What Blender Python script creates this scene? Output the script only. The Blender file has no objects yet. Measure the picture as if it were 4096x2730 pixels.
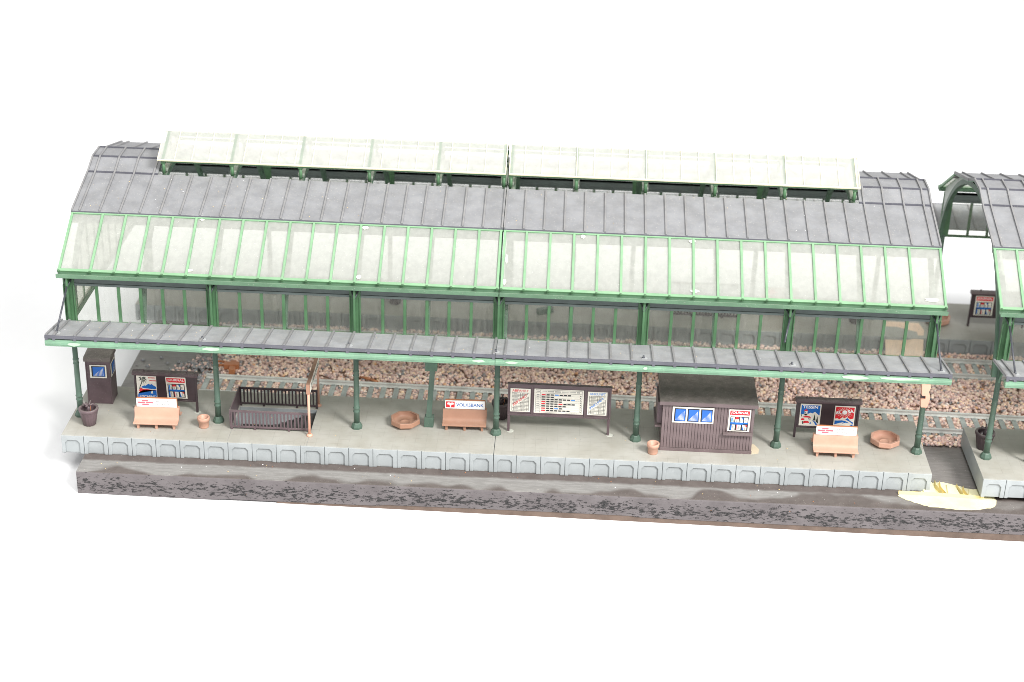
import bpy, bmesh, math, random
import numpy as np
from mathutils import Vector, Matrix

random.seed(7)
S = bpy.context.scene
COL = S.collection
PI = math.pi

# ------------------------------------------------------------------ materials
MATS = {}

def srgb(r, g, b):
    def f(c):
        c /= 255.0
        return c / 12.92 if c <= 0.04045 else ((c + 0.055) / 1.055) ** 2.4
    return (f(r), f(g), f(b), 1.0)

def nd(nt, t, **kw):
    n = nt.nodes.new(t)
    for k, v in kw.items():
        setattr(n, k, v)
    return n

def mix(nt, fac, a, b, mode='MIX'):
    n = nt.nodes.new('ShaderNodeMix')
    n.data_type = 'RGBA'
    n.blend_type = mode
    for sock, v in ((n.inputs[0], fac), (n.inputs[6], a), (n.inputs[7], b)):
        if isinstance(v, bpy.types.NodeSocket):
            nt.links.new(v, sock)
        elif isinstance(v, (int, float)):
            sock.default_value = v
        else:
            sock.default_value = v
    return n.outputs[2]

def ramp(nt, src, lo, hi):
    n = nt.nodes.new('ShaderNodeMapRange')
    n.interpolation_type = 'SMOOTHSTEP'
    n.inputs[1].default_value = lo
    n.inputs[2].default_value = hi
    nt.links.new(src, n.inputs[0])
    return n.outputs[0]

def math_(nt, op, a, b=0.0):
    n = nt.nodes.new('ShaderNodeMath')
    n.operation = op
    for s, v in ((n.inputs[0], a), (n.inputs[1], b)):
        if isinstance(v, bpy.types.NodeSocket):
            nt.links.new(v, s)
        else:
            s.default_value = v
    return n.outputs[0]

def coords(nt, scale=(1, 1, 1)):
    tc = nd(nt, 'ShaderNodeTexCoord')
    mp = nd(nt, 'ShaderNodeMapping')
    mp.inputs['Scale'].default_value = scale
    geo = nd(nt, 'ShaderNodeNewGeometry')
    nt.links.new(geo.outputs['Position'], mp.inputs['Vector'])
    return mp.outputs[0]

def noise(nt, scale, detail=4.0, rough=0.6, vec=None, stretch=(1, 1, 1)):
    n = nd(nt, 'ShaderNodeTexNoise')
    n.inputs['Scale'].default_value = scale
    n.inputs['Detail'].default_value = detail
    n.inputs['Roughness'].default_value = rough
    nt.links.new(vec if vec is not None else coords(nt, stretch), n.inputs['Vector'])
    return n.outputs[0]

DUST = (0.44, 0.41, 0.355, 1)

def plastic(name, col, rough=0.5, var=0.12, dust=0.0, bump=0.0, bscale=25.0, speck=0.0, spec=0.4, transl=0.0):
    if name in MATS:
        return MATS[name]
    m = bpy.data.materials.new(name)
    m.use_nodes = True
    nt = m.node_tree
    p = nt.nodes['Principled BSDF']
    col = tuple(col[:3]) + (1,)
    dark = tuple(c * (1 - var * 1.6) for c in col[:3]) + (1,)
    lite = tuple(min(1, c * (1 + var)) for c in col[:3]) + (1,)
    n1 = noise(nt, 0.9, 5, 0.65)
    c = mix(nt, ramp(nt, n1, 0.3, 0.7), dark, lite)
    if speck > 0:
        n3 = noise(nt, 14.0, 2, 0.5)
        c = mix(nt, math_(nt, 'MULTIPLY', ramp(nt, n3, 0.66, 0.72), speck), c, (0.7, 0.66, 0.58, 1))
    if dust > 0:
        geo = nd(nt, 'ShaderNodeNewGeometry')
        sp = nd(nt, 'ShaderNodeSeparateXYZ')
        nt.links.new(geo.outputs['Normal'], sp.inputs[0])
        up = ramp(nt, sp.outputs[2], 0.35, 0.95)
        n2 = noise(nt, 2.2, 6, 0.7)
        n4 = noise(nt, 22.0, 3, 0.6)
        k = math_(nt, 'MULTIPLY', up, ramp(nt, n2, 0.2, 0.8))
        k = math_(nt, 'MULTIPLY', k, ramp(nt, n4, 0.2, 0.75))
        k = math_(nt, 'MULTIPLY', k, dust)
        c = mix(nt, k, c, DUST)
    nt.links.new(c, p.inputs['Base Color'])
    p.inputs['Roughness'].default_value = rough
    p.inputs['Specular IOR Level'].default_value = spec
    if bump > 0:
        b = nd(nt, 'ShaderNodeBump')
        b.inputs['Strength'].default_value = bump
        b.inputs['Distance'].default_value = 0.02
        nt.links.new(noise(nt, bscale, 4, 0.6), b.inputs['Height'])
        nt.links.new(b.outputs[0], p.inputs['Normal'])
    if transl > 0:
        tr = nd(nt, 'ShaderNodeBsdfTranslucent')
        nt.links.new(c, tr.inputs[0])
        mx = nd(nt, 'ShaderNodeMixShader')
        mx.inputs[0].default_value = transl
        out = nt.nodes['Material Output']
        nt.links.new(p.outputs[0], mx.inputs[1])
        nt.links.new(tr.outputs[0], mx.inputs[2])
        nt.links.new(mx.outputs[0], out.inputs[0])
    MATS[name] = m
    return m

def ink(name, col):
    return plastic('ink_' + name, col, rough=0.55, var=0.05, spec=0.25)

def glass(name, dust_col, fac, var=0.12, streak=(3, 3, 0.6), scale=1.2, tint=(0.97, 0.98, 0.96, 1), gloss=0.08, speck=0.5):
    m = bpy.data.materials.new(name)
    m.use_nodes = True
    nt = m.node_tree
    nt.nodes.remove(nt.nodes['Principled BSDF'])
    out = nt.nodes['Material Output']
    tr = nd(nt, 'ShaderNodeBsdfTransparent')
    tr.inputs[0].default_value = tint
    df = nd(nt, 'ShaderNodeBsdfDiffuse')
    tl = nd(nt, 'ShaderNodeBsdfTranslucent')
    n1 = noise(nt, scale, 5, 0.65, stretch=streak)
    c = mix(nt, ramp(nt, n1, 0.25, 0.75), tuple(x * 0.9 for x in dust_col[:3]) + (1,), tuple(dust_col[:3]) + (1,))
    nt.links.new(c, df.inputs[0]); nt.links.new(c, tl.inputs[0])
    m1 = nd(nt, 'ShaderNodeMixShader'); m1.inputs[0].default_value = 0.5
    nt.links.new(df.outputs[0], m1.inputs[1]); nt.links.new(tl.outputs[0], m1.inputs[2])
    f = math_(nt, 'ADD', math_(nt, 'MULTIPLY', math_(nt, 'SUBTRACT', n1, 0.5), var * 2), fac)
    n3 = noise(nt, 16.0, 2, 0.5)
    f = math_(nt, 'ADD', f, math_(nt, 'MULTIPLY', ramp(nt, n3, 0.68, 0.76), speck))
    f = math_(nt, 'MINIMUM', math_(nt, 'MAXIMUM', f, 0.0), 1.0)
    m2 = nd(nt, 'ShaderNodeMixShader')
    nt.links.new(f, m2.inputs[0])
    nt.links.new(tr.outputs[0], m2.inputs[1]); nt.links.new(m1.outputs[0], m2.inputs[2])
    gl = nd(nt, 'ShaderNodeBsdfGlossy'); gl.inputs['Roughness'].default_value = 0.28
    m3 = nd(nt, 'ShaderNodeMixShader'); m3.inputs[0].default_value = gloss
    nt.links.new(m2.outputs[0], m3.inputs[1]); nt.links.new(gl.outputs[0], m3.inputs[2])
    nt.links.new(m3.outputs[0], out.inputs[0])
    MATS[name] = m
    return m

G_FRAME = plastic('pastel_green_plastic', srgb(134, 180, 138), 0.45, 0.08, dust=0.45, transl=0.15)
G_WALL = plastic('leaf_green_plastic', srgb(76, 112, 79), 0.45, 0.12, dust=0.25)
G_HEAD = plastic('slate_green_plastic', srgb(94, 104, 102), 0.5, 0.10, dust=0.2)
G_GUT = plastic('gutter_green_plastic', srgb(98, 130, 104), 0.5, 0.10, dust=0.5, speck=0.25)
G_BEAM = plastic('jade_green_plastic', srgb(120, 158, 131), 0.4, 0.10, dust=0.3, speck=0.25, transl=0.08)
G_COL = plastic('column_green_plastic', srgb(84, 106, 93), 0.42, 0.10, dust=0.25, speck=0.15)
G_DARK = plastic('deep_green_plastic', srgb(78, 106, 88), 0.5, 0.12, dust=0.8)
ROD = plastic('black_rod_plastic', srgb(72, 74, 80), 0.35, 0.1, speck=0.3)
SLATE = plastic('slate_roof_plastic', srgb(137, 138, 141), 0.55, 0.10, dust=0.22, bump=0.12, bscale=60, speck=0.35)
RIB = plastic('roof_rib_plastic', srgb(132, 132, 134), 0.5, 0.10, dust=0.45)
G_LINE = plastic('lining_green_plastic', srgb(128, 162, 140), 0.5, 0.12)
G_DUSTY = plastic('dusty_green_plastic', srgb(150, 160, 148), 0.6, 0.12, dust=0.6)
EDGE = plastic('roof_edge_plastic', srgb(92, 92, 100), 0.5, 0.10, speck=0.2)
CANOPY = plastic('canopy_slate_plastic', srgb(150, 152, 155), 0.6, 0.12, dust=0.45, bump=0.12, bscale=60, speck=0.5)
BROWN = plastic('dark_brown_plastic', srgb(98, 82, 86), 0.42, 0.10, dust=0.6, speck=0.1)
BROWN2 = plastic('black_brown_plastic', srgb(70, 58, 62), 0.42, 0.10, dust=0.6)
PLUM = plastic('plum_brown_plastic', srgb(114, 99, 100), 0.45, 0.08, dust=0.4, speck=0.15)
ROOFTAUPE = plastic('taupe_roof_plastic', srgb(108, 100, 96), 0.6, 0.12, dust=0.6, bump=0.2, bscale=40, speck=0.35)
SMEARG = plastic('pale_green_glue', srgb(172, 204, 172), 0.4, 0.05)
TERRA = plastic('terracotta_plastic', srgb(208, 162, 140), 0.45, 0.06, dust=0.2, transl=0.05)
TERRA2 = plastic('brown_terracotta_plastic', srgb(172, 130, 108), 0.45, 0.06, dust=0.3)
SALMON = plastic('salmon_plastic', srgb(232, 178, 154), 0.45, 0.05, dust=0.25)
ORANGE = plastic('orange_brown_plastic', srgb(190, 124, 86), 0.4, 0.08)
CREAM = ink('cream', srgb(238, 234, 222))
WHITE = ink('white', srgb(252, 251, 248))
RED = ink('red', srgb(224, 52, 60))
CORAL = ink('coral', srgb(248, 112, 122))
BLUE = ink('blue', srgb(36, 108, 190))
SKYB = ink('skyblue', srgb(92, 152, 226))
BLACK = ink('black', srgb(48, 48, 52))
PANEB = ink('paneblue', srgb(56, 112, 196))
GREY = ink('grey', srgb(120, 120, 124))
PALMG = ink('palm', srgb(52, 66, 60))
RAILM = plastic('rail_grey_metal', srgb(218, 218, 214), 0.4, 0.10, dust=0.3, spec=0.6)
SLEEPERM = plastic('sleeper_grey_plastic', srgb(176, 182, 180), 0.55, 0.15, dust=0.3, bump=0.1)
GLUE = plastic('dried_white_glue', srgb(206, 207, 196), 0.35, 0.03)
GLUEY = plastic('yellow_glue', srgb(236, 230, 190), 0.35, 0.08, spec=0.4, bump=0.8, bscale=2.5)
GLUED = plastic('deep_yellow_glue', srgb(226, 208, 142), 0.4, 0.08, spec=0.3)
TAN = plastic('tan_card', srgb(246, 214, 188), 0.7, 0.05)
CRUMB = plastic('crumb_yellow', srgb(240, 208, 150), 0.7, 0.15)

R_GLASS = glass('dusty_roof_glazing', srgb(222, 223, 217), 0.57, 0.10, scale=0.9, gloss=0.03)
L_GLASS = glass('milky_lantern_glazing', srgb(252, 252, 247), 0.50, 0.025, scale=0.8, tint=(0.985, 0.985, 0.975, 1), speck=0.1, gloss=0.03)
W_GLASS = glass('clear_window_glazing', srgb(214, 212, 204), 0.05, 0.08, scale=1.5, gloss=0.03, speck=0.25)
G_GLASS = glass('gable_glazing', srgb(226, 224, 212), 0.40, 0.10, scale=1.2, gloss=0.03, speck=0.2)
CREAME = plastic('cream_glazing_edge', srgb(252, 246, 222), 0.4, 0.02, transl=0.3)

def platform_material():
    m = bpy.data.materials.new('platform_concrete_plastic')
    m.use_nodes = True
    nt = m.node_tree
    p = nt.nodes['Principled BSDF']
    base = mix(nt, ramp(nt, noise(nt, 0.35, 5, 0.6), 0.3, 0.7), srgb(164, 161, 151), srgb(179, 177, 169))
    grime = ramp(nt, noise(nt, 1.3, 6, 0.7), 0.52, 0.75)
    base = mix(nt, math_(nt, 'MULTIPLY', grime, 0.35), base, srgb(154, 147, 133))
    fine = noise(nt, 30, 3, 0.6)
    base = mix(nt, math_(nt, 'MULTIPLY', ramp(nt, fine, 0.5, 0.75), 0.18), base, srgb(170, 165, 155))
    geo = nd(nt, 'ShaderNodeNewGeometry')
    sp = nd(nt, 'ShaderNodeSeparateXYZ'); nt.links.new(geo.outputs['Position'], sp.inputs[0])
    nz = nd(nt, 'ShaderNodeSeparateXYZ'); nt.links.new(geo.outputs['Normal'], nz.inputs[0])
    lines = None
    for ax, pitch, w in ((0, 0.62, 0.03), (1, 0.5, 0.04)):
        f = math_(nt, 'FRACT', math_(nt, 'DIVIDE', math_(nt, 'ADD', sp.outputs[ax], 100.0), pitch))
        l = math_(nt, 'LESS_THAN', f, w / pitch)
        lines = l if lines is None else math_(nt, 'MAXIMUM', lines, l)
    lines = math_(nt, 'MULTIPLY', lines, math_(nt, 'GREATER_THAN', nz.outputs[2], 0.9))
    lines = math_(nt, 'MULTIPLY', lines, ramp(nt, noise(nt, 1.1, 3, 0.5), 0.35, 0.75))
    base = mix(nt, math_(nt, 'MULTIPLY', lines, 0.3), base, srgb(110, 104, 96))
    side = math_(nt, 'LESS_THAN', nz.outputs[2], 0.6)
    base = mix(nt, side, base, mix(nt, ramp(nt, noise(nt, 0.8, 4, 0.6), 0.3, 0.7), srgb(158, 163, 164), srgb(170, 175, 176)))
    foot = math_(nt, 'MULTIPLY', math_(nt, 'MULTIPLY', ramp(nt, sp.outputs[2], -1.02, -1.16), ramp(nt, noise(nt, 5, 4, 0.7), 0.4, 0.6)), side)
    base = mix(nt, math_(nt, 'MULTIPLY', foot, 0.7), base, srgb(112, 112, 112))
    nt.links.new(base, p.inputs['Base Color'])
    p.inputs['Roughness'].default_value = 0.5
    p.inputs['Specular IOR Level'].default_value = 0.35
    b = nd(nt, 'ShaderNodeBump'); b.inputs['Strength'].default_value = 0.15; b.inputs['Distance'].default_value = 0.02
    nt.links.new(math_(nt, 'SUBTRACT', fine, lines), b.inputs['Height'])
    nt.links.new(b.outputs[0], p.inputs['Normal'])
    return m
PLAT = platform_material()

def board_top_material():
    m = bpy.data.materials.new('worn_board_paint')
    m.use_nodes = True
    nt = m.node_tree
    p = nt.nodes['Principled BSDF']
    geo = nd(nt, 'ShaderNodeNewGeometry')
    sp = nd(nt, 'ShaderNodeSeparateXYZ'); nt.links.new(geo.outputs['Position'], sp.inputs[0])
    paint = mix(nt, ramp(nt, noise(nt, 1.2, 5, 0.6), 0.3, 0.7), srgb(88, 79, 75), srgb(102, 93, 89))
    worn = mix(nt, ramp(nt, noise(nt, 3, 6, 0.7, stretch=(0.4, 2, 1)), 0.3, 0.7), srgb(130, 127, 124), srgb(150, 147, 144))
    # worn band in front of the platform, with brown blots left near the edge
    nb = noise(nt, 0.33, 2, 0.4, stretch=(1, 0.6, 1))
    yb = math_(nt, 'ADD', sp.outputs[1], math_(nt, 'MULTIPLY', noise(nt, 1.4, 4, 0.6), 0.3))
    band = math_(nt, 'MULTIPLY', ramp(nt, yb, -2.75, -3.05), 1.0)
    blot = math_(nt, 'MULTIPLY', ramp(nt, math_(nt, 'SUBTRACT', nb, math_(nt, 'MULTIPLY', math_(nt, 'ADD', sp.outputs[1], 3.9), 0.22)), 0.45, 0.56), 0.92)
    fac = math_(nt, 'MULTIPLY', band, math_(nt, 'SUBTRACT', 1.0, blot))
    inner = ramp(nt, sp.outputs[1], 3.0, 3.6)
    fac = math_(nt, 'MAXIMUM', fac, math_(nt, 'MULTIPLY', inner, 0.85))
    gap = math_(nt, 'MULTIPLY', ramp(nt, sp.outputs[0], 24.0, 24.6), ramp(nt, sp.outputs[1], -2.6, -1.9))
    fac = math_(nt, 'MAXIMUM', fac, math_(nt, 'MULTIPLY', gap, 0.45))
    right = ramp(nt, sp.outputs[0], 20.0, 25.0)
    fac = math_(nt, 'MULTIPLY', fac, math_(nt, 'SUBTRACT', 1.0, math_(nt, 'MULTIPLY', right, 0.55)))
    fac = math_(nt, 'MAXIMUM', fac, math_(nt, 'MULTIPLY', gap, math_(nt, 'ADD', 0.3, math_(nt, 'MULTIPLY', noise(nt, 2.5, 5, 0.7, stretch=(0.4, 2, 1)), 0.6))))
    c = mix(nt, fac, paint, worn)
    sk = ramp(nt, noise(nt, 17, 2, 0.5), 0.71, 0.76)
    c = mix(nt, math_(nt, 'MULTIPLY', sk, 0.6), c, srgb(222, 214, 200))
    nt.links.new(c, p.inputs['Base Color'])
    p.inputs['Roughness'].default_value = 0.55
    b = nd(nt, 'ShaderNodeBump'); b.inputs['Strength'].default_value = 0.15; b.inputs['Distance'].default_value = 0.02
    nt.links.new(noise(nt, 12, 5, 0.7, stretch=(0.3, 2, 1)), b.inputs['Height'])
    nt.links.new(b.outputs[0], p.inputs['Normal'])
    return m

def board_side_material():
    m = bpy.data.materials.new('chipped_board_paint')
    m.use_nodes = True
    nt = m.node_tree
    p = nt.nodes['Principled BSDF']
    geo = nd(nt, 'ShaderNodeNewGeometry')
    sp = nd(nt, 'ShaderNodeSeparateXYZ'); nt.links.new(geo.outputs['Position'], sp.inputs[0])
    paint = mix(nt, ramp(nt, noise(nt, 0.8, 5, 0.6), 0.3, 0.7), srgb(93, 87, 88), srgb(107, 101, 102))
    ch = noise(nt, 5.6, 8, 0.72, stretch=(0.55, 1, 1.6))
    zc = math_(nt, 'ABSOLUTE', math_(nt, 'ADD', sp.outputs[2], 1.95))
    th = math_(nt, 'ADD', 0.50, math_(nt, 'MULTIPLY', zc, 0.15))
    big = noise(nt, 0.5, 2, 0.5)
    th = math_(nt, 'SUBTRACT', th, math_(nt, 'MULTIPLY', math_(nt, 'SUBTRACT', big, 0.5), 0.14))
    chip = ramp(nt, math_(nt, 'SUBTRACT', ch, th), 0.0, 0.025)
    inner = mix(nt, ramp(nt, noise(nt, 18, 3, 0.7), 0.42, 0.62), srgb(14, 14, 16), srgb(62, 60, 60))
    c = mix(nt, chip, paint, inner)
    org = math_(nt, 'MULTIPLY', ramp(nt, noise(nt, 1.7, 4, 0.6), 0.70, 0.74), chip)
    c = mix(nt, org, c, srgb(200, 140, 92))
    nt.links.new(c, p.inputs['Base Color'])
    p.inputs['Roughness'].default_value = 0.5
    b = nd(nt, 'ShaderNodeBump'); b.inputs['Strength'].default_value = 0.8; b.inputs['Distance'].default_value = 0.06
    nt.links.new(math_(nt, 'SUBTRACT', math_(nt, 'MULTIPLY', noise(nt, 9, 4, 0.6), 0.25), chip), b.inputs['Height'])
    nt.links.new(b.outputs[0], p.inputs['Normal'])
    return m
BOARDTOP = board_top_material()
BOARDSIDE = board_side_material()
HARDBOARD = plastic('brown_hardboard', srgb(106, 90, 80), 0.7, 0.15)

# ------------------------------------------------------------------ mesh builder
class MB:
    def __init__(self):
        self.v = []; self.f = []; self.m = []; self.mats = []; self.sm = []
    def mi(self, mat):
        if mat not in self.mats:
            self.mats.append(mat)
        return self.mats.index(mat)
    def add(self, verts, faces, mat, smooth=False):
        o = len(self.v)
        self.v += [tuple(p) for p in verts]
        k = self.mi(mat)
        for f in faces:
            self.f.append(tuple(i + o for i in f)); self.m.append(k); self.sm.append(smooth)
        return self
    def box(self, x0, x1, y0, y1, z0, z1, mat):
        x0, x1 = min(x0, x1), max(x0, x1); y0, y1 = min(y0, y1), max(y0, y1); z0, z1 = min(z0, z1), max(z0, z1)
        v = [(x0, y0, z0), (x1, y0, z0), (x1, y1, z0), (x0, y1, z0), (x0, y0, z1), (x1, y0, z1), (x1, y1, z1), (x0, y1, z1)]
        return self.add(v, [(0, 3, 2, 1), (4, 5, 6, 7), (0, 1, 5, 4), (1, 2, 6, 5), (2, 3, 7, 6), (3, 0, 4, 7)], mat)
    def prism(self, loop, ext, mat):
        n = len(loop); e = Vector(ext)
        v = [Vector(p) for p in loop] + [Vector(p) + e for p in loop]
        f = [tuple(range(n - 1, -1, -1)), tuple(range(n, 2 * n))]
        f += [(i, (i + 1) % n, n + (i + 1) % n, n + i) for i in range(n)]
        return self.add(v, f, mat)
    def beam(self, p0, p1, w, h, mat, up=(0, 0, 1)):
        # rectangular bar from p0 to p1, w across, h along 'up'
        p0, p1 = Vector(p0), Vector(p1)
        d = (p1 - p0).normalized(); u = Vector(up)
        s = d.cross(u).normalized(); u2 = s.cross(d).normalized()
        a = [p0 + s * (w / 2 * i) + u2 * (h / 2 * j) for i, j in ((-1, -1), (1, -1), (1, 1), (-1, 1))]
        return self.prism(a, p1 - p0, mat)
    def tube(self, p0, p1, r0, mat, r1=None, n=10):
        p0, p1 = Vector(p0), Vector(p1); r1 = r0 if r1 is None else r1
        d = (p1 - p0).normalized()
        s = d.orthogonal().normalized(); t = d.cross(s)
        v = []
        for p, r in ((p0, r0), (p1, r1)):
            v += [p + (s * math.cos(2 * PI * i / n) + t * math.sin(2 * PI * i / n)) * r for i in range(n)]
        self.add(v, [(i, (i + 1) % n, n + (i + 1) % n, n + i) for i in range(n)], mat, True)
        o = len(self.v) - 2 * n
        k = self.mi(mat)
        self.f += [tuple(range(o + n - 1, o - 1, -1)), tuple(range(o + n, o + 2 * n))]; self.m += [k, k]; self.sm += [False, False]
        return self
    def path(self, pts, r, mat, n=8):
        for a, b in zip(pts[:-1], pts[1:]):
            self.tube(a, b, r, mat, n=n)
        return self
    def lathe(self, prof, mat, c=(0, 0, 0), n=24, smooth=True, rot=0.0, rmod=None, cap='both'):
        v = []; f = []
        for r, z in prof:
            for i in range(n):
                a = 2 * PI * i / n + rot
                rr = r * (rmod(i) if rmod else 1.0)
                v.append((c[0] + rr * math.cos(a), c[1] + rr * math.sin(a), c[2] + z))
        for k in range(len(prof) - 1):
            for i in range(n):
                j = (i + 1) % n
                f.append((k * n + i, k * n + j, (k + 1) * n + j, (k + 1) * n + i))
        self.add(v, f, mat, smooth)
        o = len(self.v) - len(v); kk = self.mi(mat)
        if cap in ('both', 'low'):
            self.f.append(tuple(range(o + n - 1, o - 1, -1))); self.m.append(kk); self.sm.append(False)
        if cap in ('both', 'high'):
            self.f.append(tuple(range(o + (len(prof) - 1) * n, o + len(prof) * n))); self.m.append(kk); self.sm.append(False)
        return self
    def sheet(self, pts, mat):
        return self.add(pts, [tuple(range(len(pts)))], mat)
    def build(self, name, parent=None, bevel=0.0, recalc=True, loc=(0, 0, 0), rot=None):
        me = bpy.data.meshes.new(name)
        me.from_pydata([tuple(p) for p in self.v], [], self.f)
        for mt in self.mats:
            me.materials.append(mt)
        me.polygons.foreach_set('material_index', self.m)
        me.polygons.foreach_set('use_smooth', self.sm)
        if recalc:
            bm = bmesh.new(); bm.from_mesh(me)
            bmesh.ops.recalc_face_normals(bm, faces=bm.faces)
            bm.to_mesh(me); bm.free()
        me.update()
        return link(name, me, parent, bevel, loc, rot)

def link(name, me, parent=None, bevel=0.0, loc=(0, 0, 0), rot=None):
    o = bpy.data.objects.new(name, me)
    COL.objects.link(o)
    o.parent = parent
    o.location = loc
    if rot:
        o.rotation_euler = rot
    if bevel > 0:
        b = o.modifiers.new('bevel', 'BEVEL')
        b.width = bevel; b.segments = 2; b.limit_method = 'ANGLE'; b.angle_limit = math.radians(40)
    return o

def tag(o, label=None, cat=None, group=None, kind=None):
    if label: o['label'] = label
    if cat: o['category'] = cat
    if group: o['group'] = group
    if kind: o['kind'] = kind
    return o

def thing(name, label, cat, loc=(0, 0, 0), group=None, rz=0.0):
    o = bpy.data.objects.new(name, None)
    COL.objects.link(o)
    o.location = loc; o.rotation_euler = (0, 0, rz); o.empty_display_size = 0.3
    return tag(o, label, cat, group)

def copy_tree(o, parent=None):
    c = o.copy(); COL.objects.link(c)
    if parent: c.parent = parent
    for ch in list(o.children):
        copy_tree(ch, c)
    return c

def dup(o, label, loc, rz=0.0, group=None):
    c = copy_tree(o)
    c.location = loc; c.rotation_euler = (0, 0, rz)
    tag(c, label, None, group)
    return c

_tc = {}
def text_mesh(s, bold=0.0):
    k = (s, bold)
    if k in _tc: return _tc[k]
    cu = bpy.data.curves.new('lettering', 'FONT')
    cu.body = s; cu.size = 1.0; cu.offset = bold; cu.resolution_u = 3
    ob = bpy.data.objects.new('lettering', cu); COL.objects.link(ob)
    dg = bpy.context.evaluated_depsgraph_get()
    me = bpy.data.meshes.new_from_object(ob.evaluated_get(dg))
    v = [(p.co.x, p.co.y) for p in me.vertices]; f = [tuple(p.vertices) for p in me.polygons]
    bpy.data.objects.remove(ob); bpy.data.curves.remove(cu); bpy.data.meshes.remove(me)
    _tc[k] = (v, f)
    return v, f

class Print:
    """a thin printed sheet: 2-D shapes in 0..1 coordinates, each layer a hair above the one below"""
    def __init__(self, mb, p0, ux, uy, bg=None, border=None, t=0.02):
        self.mb = mb; self.p0 = Vector(p0); self.ux = Vector(ux); self.uy = Vector(uy)
        self.n = self.ux.cross(self.uy).normalized(); self.k = 0
        self.t = t
        if bg:
            lp = [self.pt(0, 0, 0), self.pt(1, 0, 0), self.pt(1, 1, 0), self.pt(0, 1, 0)]
            mb.prism(lp, self.n * t, bg)
    def pt(self, x, y, h=None):
        h = self.t + 0.004 * self.k if h is None else h
        return self.p0 + self.ux * x + self.uy * y + self.n * h
    def layer(self):
        self.k += 1; return self
    def poly(self, pts, mat):
        self.mb.sheet([self.pt(x, y) for x, y in pts], mat); return self
    def rect(self, x0, y0, x1, y1, mat):
        return self.poly([(x0, y0), (x1, y0), (x1, y1), (x0, y1)], mat)
    def disc(self, x, y, r, mat, n=20):
        asp = self.ux.length / self.uy.length
        return self.poly([(x + r * math.cos(2 * PI * i / n), y + r * asp * math.sin(2 * PI * i / n)) for i in range(n)], mat)
    def line(self, x0, y0, x1, y1, w, mat):
        W, H = self.ux.length, self.uy.length
        dx, dy = (x1 - x0) * W, (y1 - y0) * H; l = math.hypot(dx, dy) or 1
        nx, ny = -dy / l * w / 2, dx / l * w / 2
        return self.poly([(x0 + nx / W, y0 + ny / H), (x0 - nx / W, y0 - ny / H), (x1 - nx / W, y1 - ny / H), (x1 + nx / W, y1 + ny / H)][::-1], mat)
    def text(self, s, x, y, w, h, mat, bold=0.0, ang=0.0):
        """fit string s into a box (w,h given in sheet fractions) with its lower-left at x,y"""
        v, f = text_mesh(s, bold)
        x0 = min(p[0] for p in v); x1 = max(p[0] for p in v); y0 = min(p[1] for p in v); y1 = max(p[1] for p in v)
        W, H = self.ux.length, self.uy.length
        pts = []
        ca, sa = math.cos(ang), math.sin(ang)
        for a, b in v:
            px = (a - x0) / (x1 - x0) * w * W; py = (b - y0) / (y1 - y0) * h * H
            qx = px * ca - py * sa; qy = px * sa + py * ca
            pts.append(self.pt(x + qx / W, y + qy / H))
        self.mb.add(pts, f, mat)
        return self

# ------------------------------------------------------------------ setting
mb = MB(); mb.sheet([(x, y, -2.735 - 0.0068 * x) for x, y in ((-700, -500), (700, -500), (700, 900), (-700, 900))], plastic('white_paper', (0.86, 0.86, 0.865), 0.9, 0.004, spec=0.1))
tag(mb.build('ground', recalc=False), kind='structure')

# baseboard: painted top, chipped front, hardboard underneath
BX0, BX1, BY0, BY1, BZ = -23.2, 54.0, -4.36, 22.5, -1.157
base = thing('baseboard', 'long painted board with chipped dark edge carrying the station platforms and tracks', 'board', (0, 0, BZ))
mb = MB()
mb.box(BX0, BX1, BY0, BY1, -0.03, 0.0, BOARDTOP)
mb.build('top_surface', base)
mb = MB()
n = 120
prof = []
for i in range(n + 1):
    x = BX0 + (BX1 - BX0) * i / n
    prof.append(x)
zb = -2.55 - BZ
vs = []; fs = []
for i, x in enumerate(prof):
    c = 0.10 if i > 1 else 0.0
    zz = zb + 0.03 * math.sin(x * 0.21 + 1) - (0.07 if x < -15 else 0.0) + (0.07 if -6 < x < 8 else 0.0)
    vs += [(x, BY0 + 0.0, -0.032), (x, BY0 - 0.03, -0.10), (x, BY0 - 0.05, zb * 0.5), (x, BY0 - 0.02, zz + 0.06), (x, BY0 + 0.1, zz), (x, BY1, zz), (x, BY1, -0.032)]
k = 7
for i in range(n):
    for j in range(k):
        fs.append((i * k + j, i * k + (j + 1) % k, (i + 1) * k + (j + 1) % k, (i + 1) * k + j))
fs += [tuple(range(k)), tuple(range(n * k, n * k + k))]
mb.add(vs, fs, BOARDSIDE)
mb.build('painted_edge', base)
mb = MB()
lp = [(-12.0, BY0 + 0.02, -0.9), (BX1 - .2, BY0 + 0.02, -0.9), (BX1 - .2, BY0 + .02, -3.08 - BZ), (-12.0, BY0 + .02, -2.66 - BZ)]
mb.prism(lp, (0, BY1 - BY0 - 0.3, 0), HARDBOARD)
mb.build('hardboard_underside', base)

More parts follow.
